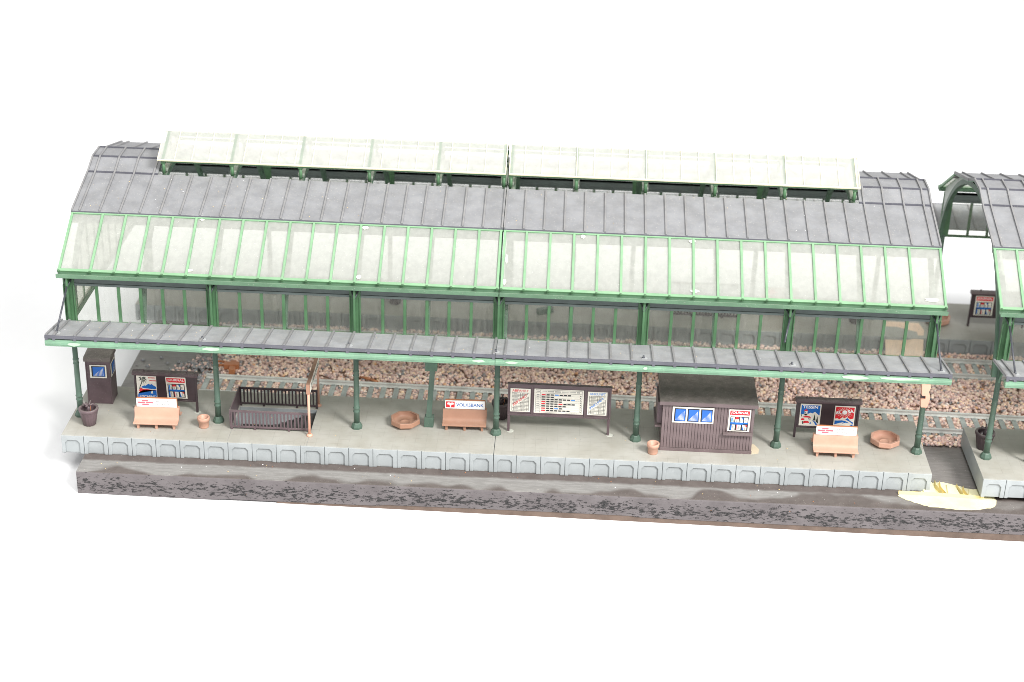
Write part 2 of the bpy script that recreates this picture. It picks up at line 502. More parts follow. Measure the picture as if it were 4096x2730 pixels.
# ------------------------------------------------------------------ platforms
PITCH = 1.3685
def platform(label, x0, x1, yf, yb, side_front, holes=(), group='pale grey platform sections', back_panels=True):
    """yf: track/viewer edge nearest camera, yb: far edge; arched panels on the near face"""
    ox = (x0 + x1) / 2; oy = (yf + yb) / 2
    t = thing('platform', label, 'platform', (ox, oy, 0), group)
    mb = MB()
    zt, zbm = 0.0, -1.155
    d = 0.09
    if holes:
        hx0, hx1, hy0, hy1 = holes[0]
        for a, b, c, e in ((x0, hx0, yf + d, yb), (hx1, x1, yf + d, yb), (hx0, hx1, yf + d, hy0), (hx0, hx1, hy1, yb)):
            mb.box(a - ox, b - ox, c - oy, e - oy, zbm, zt, PLAT)
    else:
        mb.box(x0 - ox, x1 - ox, yf + d - oy, yb - oy, zbm, zt, PLAT)
    mb.build('deck', t, bevel=0.02)
    # near face: one moulded frame per panel, open arch in the middle
    mb = MB()
    x = x0
    first = 0.93 * PITCH
    edges = [x0, x0 + first]
    while edges[-1] + PITCH < x1 - 0.6:
        edges.append(edges[-1] + PITCH)
    edges.append(x1)
    for a, b in zip(edges[:-1], edges[1:]):
        g = 0.012
        a0, b0 = a + (g if a > x0 else 0) - ox, b - (g if b < x1 else 0) - ox
        m0, m1 = a - ox + 0.21, b - ox - 0.24
        zt2 = -0.31
        lp = [(a0, 0, zbm), (m0, 0, zbm), (m0, 0, zt2 - 0.17), (m0 + 0.15, 0, zt2), (m1 - 0.15, 0, zt2), (m1, 0, zt2 - 0.17), (m1, 0, zbm), (b0, 0, zbm), (b0, 0, zt), (a0, 0, zt)]
        lp = [(p[0], yf - oy, p[2]) for p in lp]
        mb.prism(lp, (0, d, 0), PLAT)
    mb.build('panelled_face', t, bevel=0.025)
    return t

platform('left pale grey platform section with stair opening and arched front panels', -24.5, -0.012, -2.43, 3.74, True, holes=((-15.08, -10.57, -0.66, 1.88),))
platform('middle pale grey platform section with the brown hut, right of the seam', 0.012, 24.5, -2.43, 3.74, True)
platform('pale grey platform section at the right edge beyond the gap with yellow glue', 27.15, 51.4, -3.2, 2.78, True).location.z = 0.28
platform('blurred far platform behind the tracks, left half', -24.5, -0.012, 15.2, 20.9, True)
platform('blurred far platform behind the tracks, right half', 0.012, 51.5, 15.2, 20.9, True)

# stairs down through the platform
st = thing('staircase', 'dark grey stairs going down inside the platform opening', 'stairs', (-12.8, 0.6, BZ))
mb = MB()
STEP = plastic('step_grey_plastic', srgb(78, 75, 74), 0.6, 0.1)
nst = 6
for i in range(nst):
    zt = 1.1 - (i + 1) * 0.17
    x1 = -10.62 - i * 0.42
    mb.box(x1 + 12.8, x1 - 0.42 + 12.8, -1.24, 1.26, 0.003, zt, STEP)
mb.build('steps', st)
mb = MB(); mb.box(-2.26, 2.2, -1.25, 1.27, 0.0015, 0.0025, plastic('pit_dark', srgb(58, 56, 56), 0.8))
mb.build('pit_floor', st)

# ------------------------------------------------------------------ train sheds
YF = 18.1; YC = YF / 2
def Yn(y, far): return YF - y if far else y
Gp = (3.28, 11.29); K1 = (6.97, 12.30); K2 = (8.28, 12.79)
EAVE = (-0.225, 9.19)
BAY = 8.0; LEN = 24.5

def column_mesh():
    mb = MB()
    hexa = [(0.33, 0.0), (0.33, 0.12), (0.24, 0.30), (0.19, 0.36)]
    mb.lathe(hexa, G_COL, n=8, smooth=False, rot=PI / 8)
    pr = [(0.172, 0.34), (0.172, 1.02), (0.20, 1.05), (0.20, 1.09), (0.175, 1.12), (0.172, 1.25), (0.20, 1.28), (0.20, 1.32), (0.165, 1.36), (0.15, 3.33), (0.178, 3.36), (0.178, 3.40), (0.152, 3.44), (0.152, 3.58), (0.178, 3.61), (0.178, 3.65), (0.15, 3.68), (0.145, 6.05)]
    mb.lathe(pr, G_COL, n=20)
    return mb
_col = column_mesh().build('column'); COLM = _col.data
bpy.data.objects.remove(_col)

def arch_pts(a, b, n=28, y0=YC, z0=5.0):
    return [(y0 - a * math.cos(PI * i / n), z0 + b * math.sin(PI * i / n)) for i in range(n + 1)]

def roof_line(y):
    pr = [EAVE, Gp, K1, K2, (YF - K2[0], K2[1]), (YF - K1[0], K1[1]), (YF - Gp[0], Gp[1]), (YF - EAVE[0], EAVE[1])]
    for (a, b), (c, d) in zip(pr[:-1], pr[1:]):
        if a <= y <= c:
            return b + (d - b) * (y - a) / (c - a)
    return EAVE[1]

def shed(label, x0, s, cols, canopy_ribs, glass_ribs, roof_ribs, lantern_mull, rods, seam_gap, gable=None, end_arch=(), dz=0.0, dy=0.0, lant=(0.1, 20.26)):
    """x = x0 + s*d with d from 0 (first end) to LEN; cols: d of the columns"""
    t = thing('train_shed', label, 'train shed', (x0, dy, dz), 'green framed train sheds with glazed roofs')
    X = lambda d: s * d
    g0 = seam_gap
    # --- posts, pilasters, brackets, arches
    for far in (False, True):
        for c in cols:
            yy = Yn(0, far)
            link('column', COLM, t, 0, (X(c), yy, 0), None)
            sg = 1 if far else -1
            mb = MB()
            mb.box(X(c) - 0.31, X(c) + 0.31, yy - 0.06, yy + 0.10, 5.9, 8.9, G_WALL)
            mb.box(X(c) - 0.06, X(c) + 0.06, yy + sg * 0.06, yy + sg * 0.40, 5.9, 8.86, G_WALL)
            mb.box(X(c) - 0.31, X(c) - 0.25, yy + sg * 0.06, yy + sg * 0.14, 5.9, 8.3, G_WALL)
            mb.box(X(c) + 0.25, X(c) + 0.31, yy + sg * 0.06, yy + sg * 0.14, 5.9, 8.3, G_WALL)
            mb.build('pilaster', t, 0.012)
            mb = MB()
            pts = []
            for i in range(9):
                a = i / 8 * PI / 2
                pts.append((0.15 + 3.1 * (1 - math.cos(a)) , 4.75 + 1.45 * math.sin(a)))
            lp = [(X(c) - 0.05, yy + sg * p[0], p[1]) for p in pts] + [(X(c) - 0.05, yy + sg * 3.2, 6.34), (X(c) - 0.05, yy + sg * 0.15, 6.05)]
            mb.prism(lp, (0.1, 0, 0), G_DARK)
            mb.build('canopy_bracket', t)
    darch = [0.14] + [4.0 * i for i in range(1, 7)]
    if cols[0] > 0.3: darch[0] = 0.35
    for d in darch:
        mb = MB()
        a0 = arch_pts(8.72, 7.1); a1 = arch_pts(9.02, 7.42)
        w = 0.13
        for (p, q, r, u) in zip(a0[:-1], a0[1:], a1[1:], a1[:-1]):
            mb.prism([(X(d) - w, *p), (X(d) - w, *q), (X(d) - w, *r), (X(d) - w, *u)], (2 * w, 0, 0), G_DARK)
        mb.build('arch_rib', t)
    # --- walls
    edges = sorted(set([0.0] + list(cols) + [LEN]))
    for far in (False, True):
        yy = Yn(0, far); sg = 1 if far else -1
        cc = list(cols)
        if cc[0] > 1.0: cc = [0.0] + cc
        for a, b in zip(cc[:-1], cc[1:]):
            lo, hi = a + 0.31, b - 0.31
            mb = MB()
            mb.box(X(lo), X(hi), yy + sg * 0.05, yy - sg * 0.08, 8.24, 8.38, G_HEAD)
            mb.box(X(lo), X(hi), yy + sg * 0.02, yy - sg * 0.08, 8.40, 8.90, G_HEAD)
            mb.box(X(lo), X(hi), yy + sg * 0.05, yy - sg * 0.08, 8.76, 8.90, G_HEAD)
            mb.build('wall_header', t, 0.01)
            mb = MB()
            mb.box(X(lo), X(hi), yy + sg * 0.05, yy - sg * 0.06, 5.9, 6.06, G_WALL)
            for i in range(1, 6):
                xm = X(lo + (hi - lo) * i / 6)
                mb.box(xm - 0.085, xm + 0.085, yy + sg * 0.06, yy - sg * 0.05, 6.06, 8.24, G_WALL)
            w = mb.build('window', t, 0.012)
            mb = MB(); mb.box(X(lo), X(hi), yy - sg * 0.065, yy - sg * 0.075, 6.0, 8.3, W_GLASS)
            mb.build('pane', w)
    # --- gutters
    for far in (False, True):
        sg = 1 if far else -1; yy = Yn(0, far)
        mb = MB()
        a, b = X(g0), X(LEN)
        lp = [(a, yy + sg * 0.585, 8.895), (a, yy + sg * 0.62, 9.14), (a, yy + sg * 0.55, 9.14), (a, yy + sg * 0.52, 8.97), (a, yy + sg * 0.22, 8.97), (a, yy + sg * 0.22, 9.13), (a, yy + sg * 0.14, 9.13), (a, yy + sg * 0.14, 8.895)]
        mb.prism(lp, (b - a, 0, 0), G_GUT)
        mb.build('gutter', t, 0.012)
    # --- glazed lower roof
    for far in (False, True):
        a, b = X(g0), X(LEN)
        P = lambda u: (Yn(EAVE[0] + (Gp[0] - EAVE[0]) * u, far), EAVE[1] + (Gp[1] - EAVE[1]) * u)
        nrm = Vector((0, -(Gp[1] - EAVE[1]) * (-1 if far else 1), Gp[0] - EAVE[0])).normalized()
        mb = MB()
        mb.beam((a, *P(0.012)), (b, *P(0.012)), 0.17, 0.14, G_FRAME, up=nrm)
        mb.beam((a, *P(0.99)), (b, *P(0.99)), 0.20, 0.14, G_FRAME, up=nrm)
        for d in glass_ribs:
            dd = min(max(d, g0 + 0.09), LEN - 0.09)
            mb.beam((X(dd), *P(-0.012)), (X(dd), *P(0.985)), 0.135, 0.17, G_FRAME, up=nrm)
            mb.tube((X(dd), P(-0.004)[0] - nrm.y * -0.05, P(-0.004)[1] + 0.05), (X(dd), P(-0.01)[0] + (0.12 if far else -0.12), P(-0.01)[1] + 0.04), 0.075, G_WALL, n=8)
        fr = mb.build('roof_glazing_frame', t, 0.015)
        mb = MB()
        q0, q1 = P(0.03), P(0.975)
        mb.prism([(X(g0 + 0.05), *q0), (X(LEN - 0.05), *q0), (X(LEN - 0.05), *q1), (X(g0 + 0.05), *q1)], -nrm * 0.05, R_GLASS)
        mb.build('roof_glass', fr)
    # --- slate roof
    def slate(name, pts, a, b, ribs, far):
        mb = MB()
        for (p, q) in zip(pts[:-1], pts[1:]):
            y0_, z0_ = Yn(p[0], far), p[1]; y1_, z1_ = Yn(q[0], far), q[1]
            nn = Vector((0, -(z1_ - z0_), y1_ - y0_)).normalized()
            if nn.z < 0: nn = -nn
            mb.prism([(X(a), y0_, z0_), (X(b), y0_, z0_), (X(b), y1_, z1_), (X(a), y1_, z1_)], -nn * 0.09, SLATE)
            for d in ribs:
                dd = min(max(d, a + 0.04), b - 0.05)
                if abs(dd - d) < 0.2:
                    mb.beam(Vector((X(dd), y0_, z0_)) + nn * 0.03, Vector((X(dd), y1_, z1_)) + nn * 0.045, 0.10, 0.11, RIB, up=nn)
        ob = mb.build(name, t, 0.01)
        mb = MB()
        for (p, q) in zip(pts[:-1], pts[1:]):
            y0_, z0_ = Yn(p[0], far), p[1]; y1_, z1_ = Yn(q[0], far), q[1]
            nn = Vector((0, -(z1_ - z0_), y1_ - y0_)).normalized()
            if nn.z < 0: nn = -nn
            o_ = -nn * 0.093
            mb.prism([Vector((X(a + .02), y0_, z0_)) + o_, Vector((X(b - .02), y0_, z0_)) + o_, Vector((X(b - .02), y1_, z1_)) + o_, Vector((X(a + .02), y1_, z1_)) + o_], -nn * 0.04, G_LINE)
        mb.build('roof_lining', ob)
        if name == 'roof_panel':
            mb = MB()
            A = Vector((0, Yn(2.78, far), 11.02 - 0.13)); B2 = Vector((0, Yn(3.35, far), 11.35 - 0.13))
            mb.prism([A + Vector((X(a + .05), 0, 0)), A + Vector((X(b - .05), 0, 0)), B2 + Vector((X(b - .05), 0, 0)), B2 + Vector((X(a + .05), 0, 0))], (0, 0, -0.05), SLATE)
            mb.build('eave_strip', ob)
        return ob
    for far in (False, True):
        o = slate('roof_panel', [(Gp[0] - 0.05, Gp[1] + 0.10), (K1[0], K1[1] + 0.02)], g0, LEN, roof_ribs, far)
        mb = MB()
        yy = Yn(Gp[0] - 0.06, far)
        mb.box(X(g0), X(LEN), yy - 0.03, yy + 0.03, Gp[1] - 0.03, Gp[1] + 0.085, EDGE)
        mb.build('roof_edge', o)
    l0, l1 = lant
    for (a, b) in ((0.02, l0 - 0.2), (l1 + 0.05, LEN)):
        if b - a < 0.5: continue
        pr = [K1, K2, (YF - K2[0], K2[1]), (YF - K1[0], K1[1])]
        o = slate('ridge_roof', [(p[0], p[1] + 0.03) for p in pr], a, b, roof_ribs, False)
        mb = MB()
        for p in (K1, K2, (YF - K2[0], K2[1])):
            mb.beam((X(a), p[0], p[1] + 0.06), (X(b), p[0], p[1] + 0.06), 0.09, 0.09, EDGE)
        mb.build('roof_batten', o)
    # --- lantern
    lb, lt = (6.86, 13.27), (YC, 14.33)
    mb = MB()
    for far in (False, True):
        yb = Yn(7.12, far)
        mb.beam((X(l0), yb, 13.14), (X(l1 - 0.2), yb, 13.14), 0.14, 0.16, G_WALL)
    mb.beam((X(l0), YC, 14.12), (X(l1 - 0.2), YC, 14.12), 0.14, 0.2, G_WALL)
    lan = mb.build('lantern', t, 0.01)
    for i in range(0, 6):
        d = max(4.0 * i, l0 + 0.12)
        if d > l1: continue
        mb = MB()
        for far in (False, True):
            yb = Yn(7.12, far)
            mb.tube((X(d), yb, 12.38), (X(d), yb, 13.0), 0.10, G_WALL, n=12)
            mb.box(X(d) - 0.13, X(d) + 0.13, yb - 0.12, yb + 0.12, 13.0, 13.2, G_WALL)
            mb.beam((X(d), Yn(7.0, far), 13.22), (X(d), YC, 14.22), 0.16, 0.14, G_WALL)
            mb.beam((X(d), Yn(7.3, far), 12.5), (X(d), Yn(8.8, far), 12.9), 0.36, 0.12, G_DUSTY)
        mb.box(X(d) - 0.07, X(d) + 0.07, YC - 0.08, YC + 0.08, 12.5, 14.1, G_DARK)
        mb.build('lantern_post', lan)
    for far in (False, True):
        A = (Yn(lb[0], far), lb[1]); Bq = (lt[0], lt[1])
        nn = Vector((0, -(Bq[1] - A[1]), Bq[0] - A[0])).normalized()
        if nn.z < 0: nn = -nn
        mb = MB()
        mb.prism([(X(l0), *A), (X(l1), *A), (X(l1), *Bq), (X(l0), *Bq)], -nn * 0.05, L_GLASS)
        mb.beam((X(l0), *A), (X(l1), *A), 0.07, 0.09, CREAME, up=nn)
        mb.beam((X(l0), *Bq), (X(l1), *Bq), 0.04, 0.06, CREAME, up=nn)
        for d in [l0 + 0.02, l1 - 0.02]:
            mb.beam((X(d), *A), (X(d), *Bq), 0.05, 0.07, CREAME, up=nn)
        for d in lantern_mull:
            mb.beam(Vector((X(d), *A)) + nn * 0.02, Vector((X(d), *Bq)) + nn * 0.02, 0.055, 0.03, CREAME, up=nn)
        mb.build('lantern_glass', lan)
    mb = MB()
    lp = [(X(l1 - 0.32), 7.1, 12.5), (X(l1 - 0.32), YF - 7.1, 12.5), (X(l1 - 0.32), YF - 7.1, 13.15), (X(l1 - 0.32), YC, 14.15), (X(l1 - 0.32), 7.1, 13.15)]
    mb.prism(lp, (0.03, 0, 0), G_GLASS)
    mb.build('lantern_gable', lan)
    # --- canopies
    for far in (False, True):
        sg = 1 if far else -1; y0_ = Yn(0, far)
        pb, pf = (y0_ + sg * 0.44, 6.27), (y0_ + sg * 3.535, 6.79)
        nn = Vector((0, -sg * (pf[1] - pb[1]), abs(pf[0] - pb[0]))).normalized()
        mb = MB()
        mb.prism([(X(0.012), *pb), (X(LEN), *pb), (X(LEN), *pf), (X(0.012), *pf)], -nn * 0.08, CANOPY)
        for d in canopy_ribs:
            dd = min(max(d, 0.08), LEN - 0.06)
            mb.beam(Vector((X(dd), *pb)) + nn * 0.035, Vector((X(dd), pf[0] - sg * 0.06, pf[1])) + nn * 0.035, 0.115, 0.09, RIB, up=nn)
        ca = mb.build('canopy', t, 0.012)
        mb = MB()
        mb.box(X(0.012), X(LEN), pf[0] - sg * 0.05, pf[0] + sg * 0.03, pf[1] - 0.16, pf[1] + 0.02, EDGE)
        for d in canopy_ribs:
            dd = min(max(d, 0.1), LEN - 0.1)
            mb.box(X(dd) - 0.08, X(dd) + 0.08, pf[0] - sg * 0.05, pf[0] + sg * 0.045, pf[1] - 0.25, pf[1] - 0.10, EDGE)
        mb.build('canopy_edge', ca, 0.01)
        mb = MB()
        a = X(0.012)
        lp = [(a, pf[0] - sg * 0.3, 6.16), (a, pf[0] + sg * 0.0, 6.165), (a, pf[0] + sg * 0.02, 6.27), (a, pf[0] + sg * 0.055, 6.29), (a, pf[0] + sg * 0.055, 6.42), (a, pf[0] + sg * 0.03, 6.44), (a, pf[0] + sg * 0.03, 6.55), (a, pf[0] - sg * 0.3, 6.55)]
        mb.prism(lp, (X(LEN) - a, 0, 0), G_BEAM)
        mb.build('fascia_beam', t, 0.012)
    # --- tie rods: hook at each pilaster, rod where it is still there
    for c, ln in rods:
        mb = MB()
        xx = X(c)
        for k in (-1, 1):
            mb.tube((xx + k * 0.17, -0.13, 8.62), (xx + 0.02 * k, -0.38, 8.28), 0.04, ROD, n=6)
            mb.tube((xx + k * 0.17, -0.13, 8.62), (xx + k * 0.2, -0.05, 8.62), 0.05, ROD, n=6)
        a = Vector((xx, -0.4, 8.30)); b = Vector((xx + 0.0, -2.9, 6.76))
        if ln > 0:
            e = a.lerp(b, ln)
            if ln < 1: e.x -= 0.35
            mb.tube(a, e, 0.055, ROD, n=8)
        rdo = mb.build('tie_rod', t)
        mb = MB(); mb.lathe([(0.19, 0.0), (0.15, 0.016)], CANOPYL, (xx + 0.05, -2.95, 6.705), n=14)
        mb.lathe([(0.09, 0), (0.09, 0.03), (0.055, 0.06), (0.055, 0.14)], ROD, (xx, -2.92, 6.70), n=10)
        mb.build('rod_foot', rdo)
    # --- end arches (a flat plate between arch and roof line)
    for d in end_arch:
        mb = MB()
        inn = arch_pts(8.75, 7.15, 40)
        out = [(y, max(z + 0.02, roof_line(min(max(y, EAVE[0]), YF - EAVE[0])) - 0.06)) if True else None for y, z in arch_pts(9.02, 7.3, 40)]
        for (p, q, r, u) in zip(inn[:-1], inn[1:], out[1:], out[:-1]):
            mb.prism([(X(d) - 0.07, *p), (X(d) - 0.07, *q), (X(d) - 0.07, *r), (X(d) - 0.07, *u)], (0.14, 0, 0), ENDP if (p[1] > 9.2 or p[0] > YC) else G_HEAD)
        mb.build('gable_arch', t)
    if gable is not None:
        d = gable
        mb = MB()
        mb.box(X(d) - 0.12, X(d) + 0.12, 0.35, YF - 0.35, 5.85, 6.1, G_WALL)
        for i in range(1, 12):
            y = YF * i / 12
            z = 5.0 + 7.1 * math.sqrt(max(0, 1 - ((y - YC) / 8.72) ** 2))
            mb.box(X(d) - 0.05, X(d) + 0.05, y - 0.06, y + 0.06, 6.1, z, G_WALL)
        gw = mb.build('gable_window', t)
        mb = MB()
        pts = [(X(d), y, max(z, 6.0)) for y, z in arch_pts(8.7, 7.05, 28) if z > 6.0]
        pts = [(X(d), pts[0][1], 6.0)] + pts + [(X(d), pts[-1][1], 6.0)]
        mb.prism(pts, (0.02, 0, 0), G_GLASS)
        mb.build('pane', gw)
    return t

CANOPYL = plastic('pale_washer', srgb(166, 168, 168), 0.5, 0.05)
ENDP = plastic('pale_gable_plastic', srgb(206, 212, 208), 0.5, 0.05)
RP = 8.0 / 7
ribs_n = [RP * i for i in range(22)] + [LEN]
ribs_r = [0.52 + RP * i for i in range(22)]
gl = [4.0 / 3 * i for i in range(18)] + [LEN]
SHL = shed('left train shed, green frame and dusty glazed roof, beside the seam', 0.0, -1, (0.0, 8.0, 16.0, 24.0), ribs_n, gl, ribs_n, [1.3 + i for i in range(19)], ((0.0, 0), (8.0, 0), (16.0, 0), (24.0, 1)), 0.03, gable=24.1, lant=(0.07, 20.3))
SHM = shed('middle train shed, green frame and dusty glazed roof, ending at the gap', 0.0, 1, (8.0, 16.0, 24.0), ribs_r, gl, ribs_n, [0.98 + i * 1.005 for i in range(20)], ((8.0, 0), (16.0, 0.55), (24.0, 1)), 0.02, lant=(0.1, 20.26))
SHR = shed('right train shed with open arched gable, cut off by the picture edge', 27.12, 1, (0.62, 8.62, 16.62, 24.1), [0.04, 0.5] + [0.5 + RP * i for i in range(1, 22)], [0.0] + [1.3 + 4 / 3 * i for i in range(18)], [0.0] + [0.5 + RP * i for i in range(22)], [5 + i for i in range(20)], ((0.62, 1), (8.62, 1), (16.62, 1)), 0.0, end_arch=(0.42,), dz=0.28, dy=-0.75, lant=(4.5, 24.0))
SHR.scale = (1, 1, 1.015)

# glue smears on the glazing frames
mb = MB()

# ------------------------------------------------------------------ tracks
sl_mb = MB()
sl_mb.box(-0.16, 0.16, -1.58, 1.58, -0.13, 0.0, SLEEPERM)
for yy in (-1.053, 1.053):
    for k in (-1, 1):
        sl_mb.box(-0.09, 0.09, yy + k * 0.17 - 0.05, yy + k * 0.17 + 0.05, 0, 0.06, SLEEPERM)
_s = sl_mb.build('sleeper'); SLM = _s.data; bpy.data.objects.remove(_s)
def track(label, yc, xs, xe, off, skew):
    t = thing('railway_track', label, 'railway track', (0, yc, -1.0), 'model railway tracks between the platforms', math.atan(skew))
    for k in (-1, 1):
        mb = MB()
        yy = k * 1.053
        lp = [(xs, yy - 0.14, 0.0), (xs, yy + 0.14, 0.0), (xs, yy + 0.03, 0.06), (xs, yy + 0.03, 0.16), (xs, yy + 0.07, 0.19), (xs, yy + 0.07, 0.26), (xs, yy - 0.07, 0.26), (xs, yy - 0.07, 0.19), (xs, yy - 0.03, 0.16), (xs, yy - 0.03, 0.06)]
        mb.prism(lp, (xe - xs, 0, 0), RAILM)
        mb.build('rail', t, 0.012)
    x = xs + off
    while x < min(xe, 40):
        o = link('sleeper', SLM, t, 0.012, (x, 0, -0.002))
        x += 0.78
    return t
track('grey model track right behind the near platform', 5.90, -18.25, 53.5, 0.12, -0.018)
track('blurred grey model track along the far platform', 13.09, -18.6, 53.5, 0.3, -0.009)

# ------------------------------------------------------------------ ballast
def ballast():
    rng = np.random.default_rng(5)
    # unit icosphere
    bm = bmesh.new(); bmesh.ops.create_icosphere(bm, subdivisions=1, radius=1.0)
    iv = np.array([v.co[:] for v in bm.verts]); fi = np.array([[v.index for v in f.verts] for f in bm.faces]); bm.free()
    pts = []
    def ok(x, y):
        if y < 2.75 or y > 15.1: return False
        edge = -19.0 + 1.1 * math.sin(y * 1.3) + rng.normal() * 0.55
        if x < edge:
            return rng.random() < 0.02 * max(0.0, 1 - (edge - x) / 4.5)
        if y < 3.3 and x < 24.4: return False
        return True
    N = 40000
    xs = rng.uniform(-23.0, 37.0, N); ys = rng.uniform(2.75, 15.1, N)
    for x, y in zip(xs, ys):
        if ok(x, y): pts.append((x, y))
    P = np.array(pts)
    keep = np.ones(len(P), bool)
    for yc, x0, sk in ((5.90, -18.25 + 0.12, -0.018), (13.09, -18.6 + 0.3, -0.009)):
        yc = yc + sk * P[:, 0]
        ph = np.abs(((P[:, 0] - x0 + 0.39) % 0.78) - 0.39)
        keep &= ~((np.abs(P[:, 1] - yc) < 1.62) & (ph < 0.20) & (P[:, 0] > x0 - 0.3))
    P = P[keep]; n = len(P)
    r = rng.uniform(0.078, 0.142, n)
    inner = np.zeros(n)
    for yc, sk in ((5.90, -0.018), (13.09, -0.009)):
        yc = yc + sk * P[:, 0]
        inner = np.maximum(inner, (np.abs(P[:, 1] - yc) < 1.6).astype(float))
    h = np.where(inner > 0, rng.uniform(-1.13, -1.07, n), rng.uniform(-1.08, -0.93, n))
    shoulder = ((P[:, 1] > 7.8 - 0.018 * P[:, 0]) & (P[:, 1] < 11.2))
    h = np.where(shoulder, h + 0.06 + 0.05 * np.sin(P[:, 0] * 0.7 + P[:, 1]), h)
    lone = P[:, 0] < -19.6
    h = np.where(lone, BZ + r * 0.6, h)
    V = np.zeros((n, len(iv), 3)); 
    for i in range(n):
        a, b, c = rng.uniform(0, 6.28, 3)
        Rm = np.array(Matrix.Rotation(a, 3, 'X') @ Matrix.Rotation(b, 3, 'Z'))
        sc = np.array([rng.uniform(0.85, 1.25), rng.uniform(0.75, 1.05), rng.uniform(0.65, 0.95)]) * r[i]
        V[i] = (iv * rng.uniform(0.88, 1.1, (len(iv), 1)) * sc) @ Rm.T + np.array([P[i, 0], P[i, 1], h[i]])
    F = (fi[None] + (np.arange(n) * len(iv))[:, None, None]).reshape(-1, 3)
    me = bpy.data.meshes.new('ballast')
    me.vertices.add(n * len(iv)); me.vertices.foreach_set('co', V.reshape(-1))
    nf = len(F)
    me.loops.add(nf * 3); me.loops.foreach_set('vertex_index', F.reshape(-1))
    me.polygons.add(nf); me.polygons.foreach_set('loop_start', np.arange(nf) * 3)
    me.polygons.foreach_set('use_smooth', np.ones(nf, bool))
    me.update()
    pal = [srgb(236, 204, 188), srgb(218, 184, 174), srgb(244, 220, 198), srgb(200, 168, 162), srgb(226, 194, 178), srgb(246, 212, 176), srgb(168, 148, 146), srgb(124, 126, 130), srgb(240, 228, 218), srgb(230, 172, 122)]
    w = np.array([20, 18, 14, 15, 16, 6, 8, 6, 4, 1.0]); w /= w.sum()
    ci = rng.choice(len(pal), n, p=w)
    leftdark = (P[:, 0] < -17.6 + rng.normal(0, 0.9, n)) & (rng.random(n) < 0.75)
    ci = np.where(leftdark, np.where(rng.random(n) < 0.72, 7, 6), ci)
    C = np.array(pal)[ci] * rng.uniform(0.95, 1.2, (n, 1)) * 1.06; C[:, 2] *= 1.03; C[:, 1] *= 1.0; C[:, 3] = 1
    ca = me.color_attributes.new('stone', 'FLOAT_COLOR', 'POINT')
    ca.data.foreach_set('color', np.repeat(C, len(iv), 0).reshape(-1).astype(np.float32))
    m = bpy.data.materials.new('ballast_stone'); m.use_nodes = True
    nt = m.node_tree; p = nt.nodes['Principled BSDF']
    at = nd(nt, 'ShaderNodeAttribute'); at.attribute_name = 'stone'
    c = mix(nt, math_(nt, 'MULTIPLY', ramp(nt, noise(nt, 9, 3, 0.6), 0.35, 0.7), 0.3), at.outputs[0], (0.75, 0.66, 0.56, 1))
    nt.links.new(c, p.inputs['Base Color']); p.inputs['Roughness'].default_value = 0.6
    me.materials.append(m)
    o = link('ballast', me)
    tag(o, 'pinkish brown pebble ballast between the rails', 'gravel', kind='stuff')
    # bed under the stones
    mb = MB(); mb.box(-18.6, 53.5, 3.35, 15.15, BZ + 0.003, BZ + 0.06, plastic('ballast_bed', srgb(186, 156, 142), 0.9, 0.3, bump=0.4, bscale=6))
    mb.build('ballast_bed'); tag(bpy.data.objects['ballast_bed'], kind='structure')
ballast()

# ------------------------------------------------------------------ posters
def poster_locarno(mb, p0, ux, uy):
    P = Print(mb, p0, ux, uy, CREAM); P.layer()
    P.poly([(.20, .47), (.30, .53), (.38, .56), (.45, .55), (.52, .60), (.60, .64), (.68, .60), (.76, .63), (.86, .56), (.97, .52), (.98, .42), (.80, .41), (.60, .42), (.40, .43)], BLUE)
    P.poly([(.04, .16), (.12, .26), (.26, .33), (.45, .36), (.66, .36), (.98, .37), (.98, .02), (.02, .02)], BLUE)
    P.layer()
    P.poly([(.16, .46), (.24, .44), (.30, .40), (.55, .40), (.70, .38), (.97, .37), (.97, .39), (.60, .36), (.30, .35), (.10, .26), (.06, .20), (.14, .30), (.06, .34), (.16, .38)], RED)
    P.poly([(.72, .30), (.78, .44), (.80, .22), (.68, .22)], CREAM)
    P.text('LOCARNO', .12, .03, .84, .10, CREAM, 0.02)
    for k, (x0, y0, n) in enumerate(((.60, .88, 8), (.66, .76, 8))):
        for i in range(n):
            P.rect(x0 + i * .042, y0, x0 + i * .042 + .028, y0 + .045, RED)
    P.layer()
    cx, cy = .26, .80
    pts = [(cx + .01, cy - .02), (cx - .04, cy - .16), (cx - .12, cy - .30), (cx - .15, cy - .42), (cx - .12, cy - .42), (cx - .08, cy - .30), (cx - .005, cy - .17), (cx + .04, cy - .02)]
    P.poly(pts, PALMG)
    P.layer()
    for dx, dy, w in ((-.14, .12, .03), (-.06, .17, .04), (.10, .14, .035), (.24, .13, .03), (.28, .02, .035), (.24, -.12, .03), (.12, -.20, .03), (-.14, -.02, .03)):
        mx_, my_ = cx + dx * .5 - dy * .15, cy + dy * .5 + abs(dx) * .22
        P.poly([(cx - .01, cy), (mx_, my_ - w * .6), (cx + dx, cy + dy - .03), (mx_ + .01, my_ + w)], PALMG)
        P.k += 1

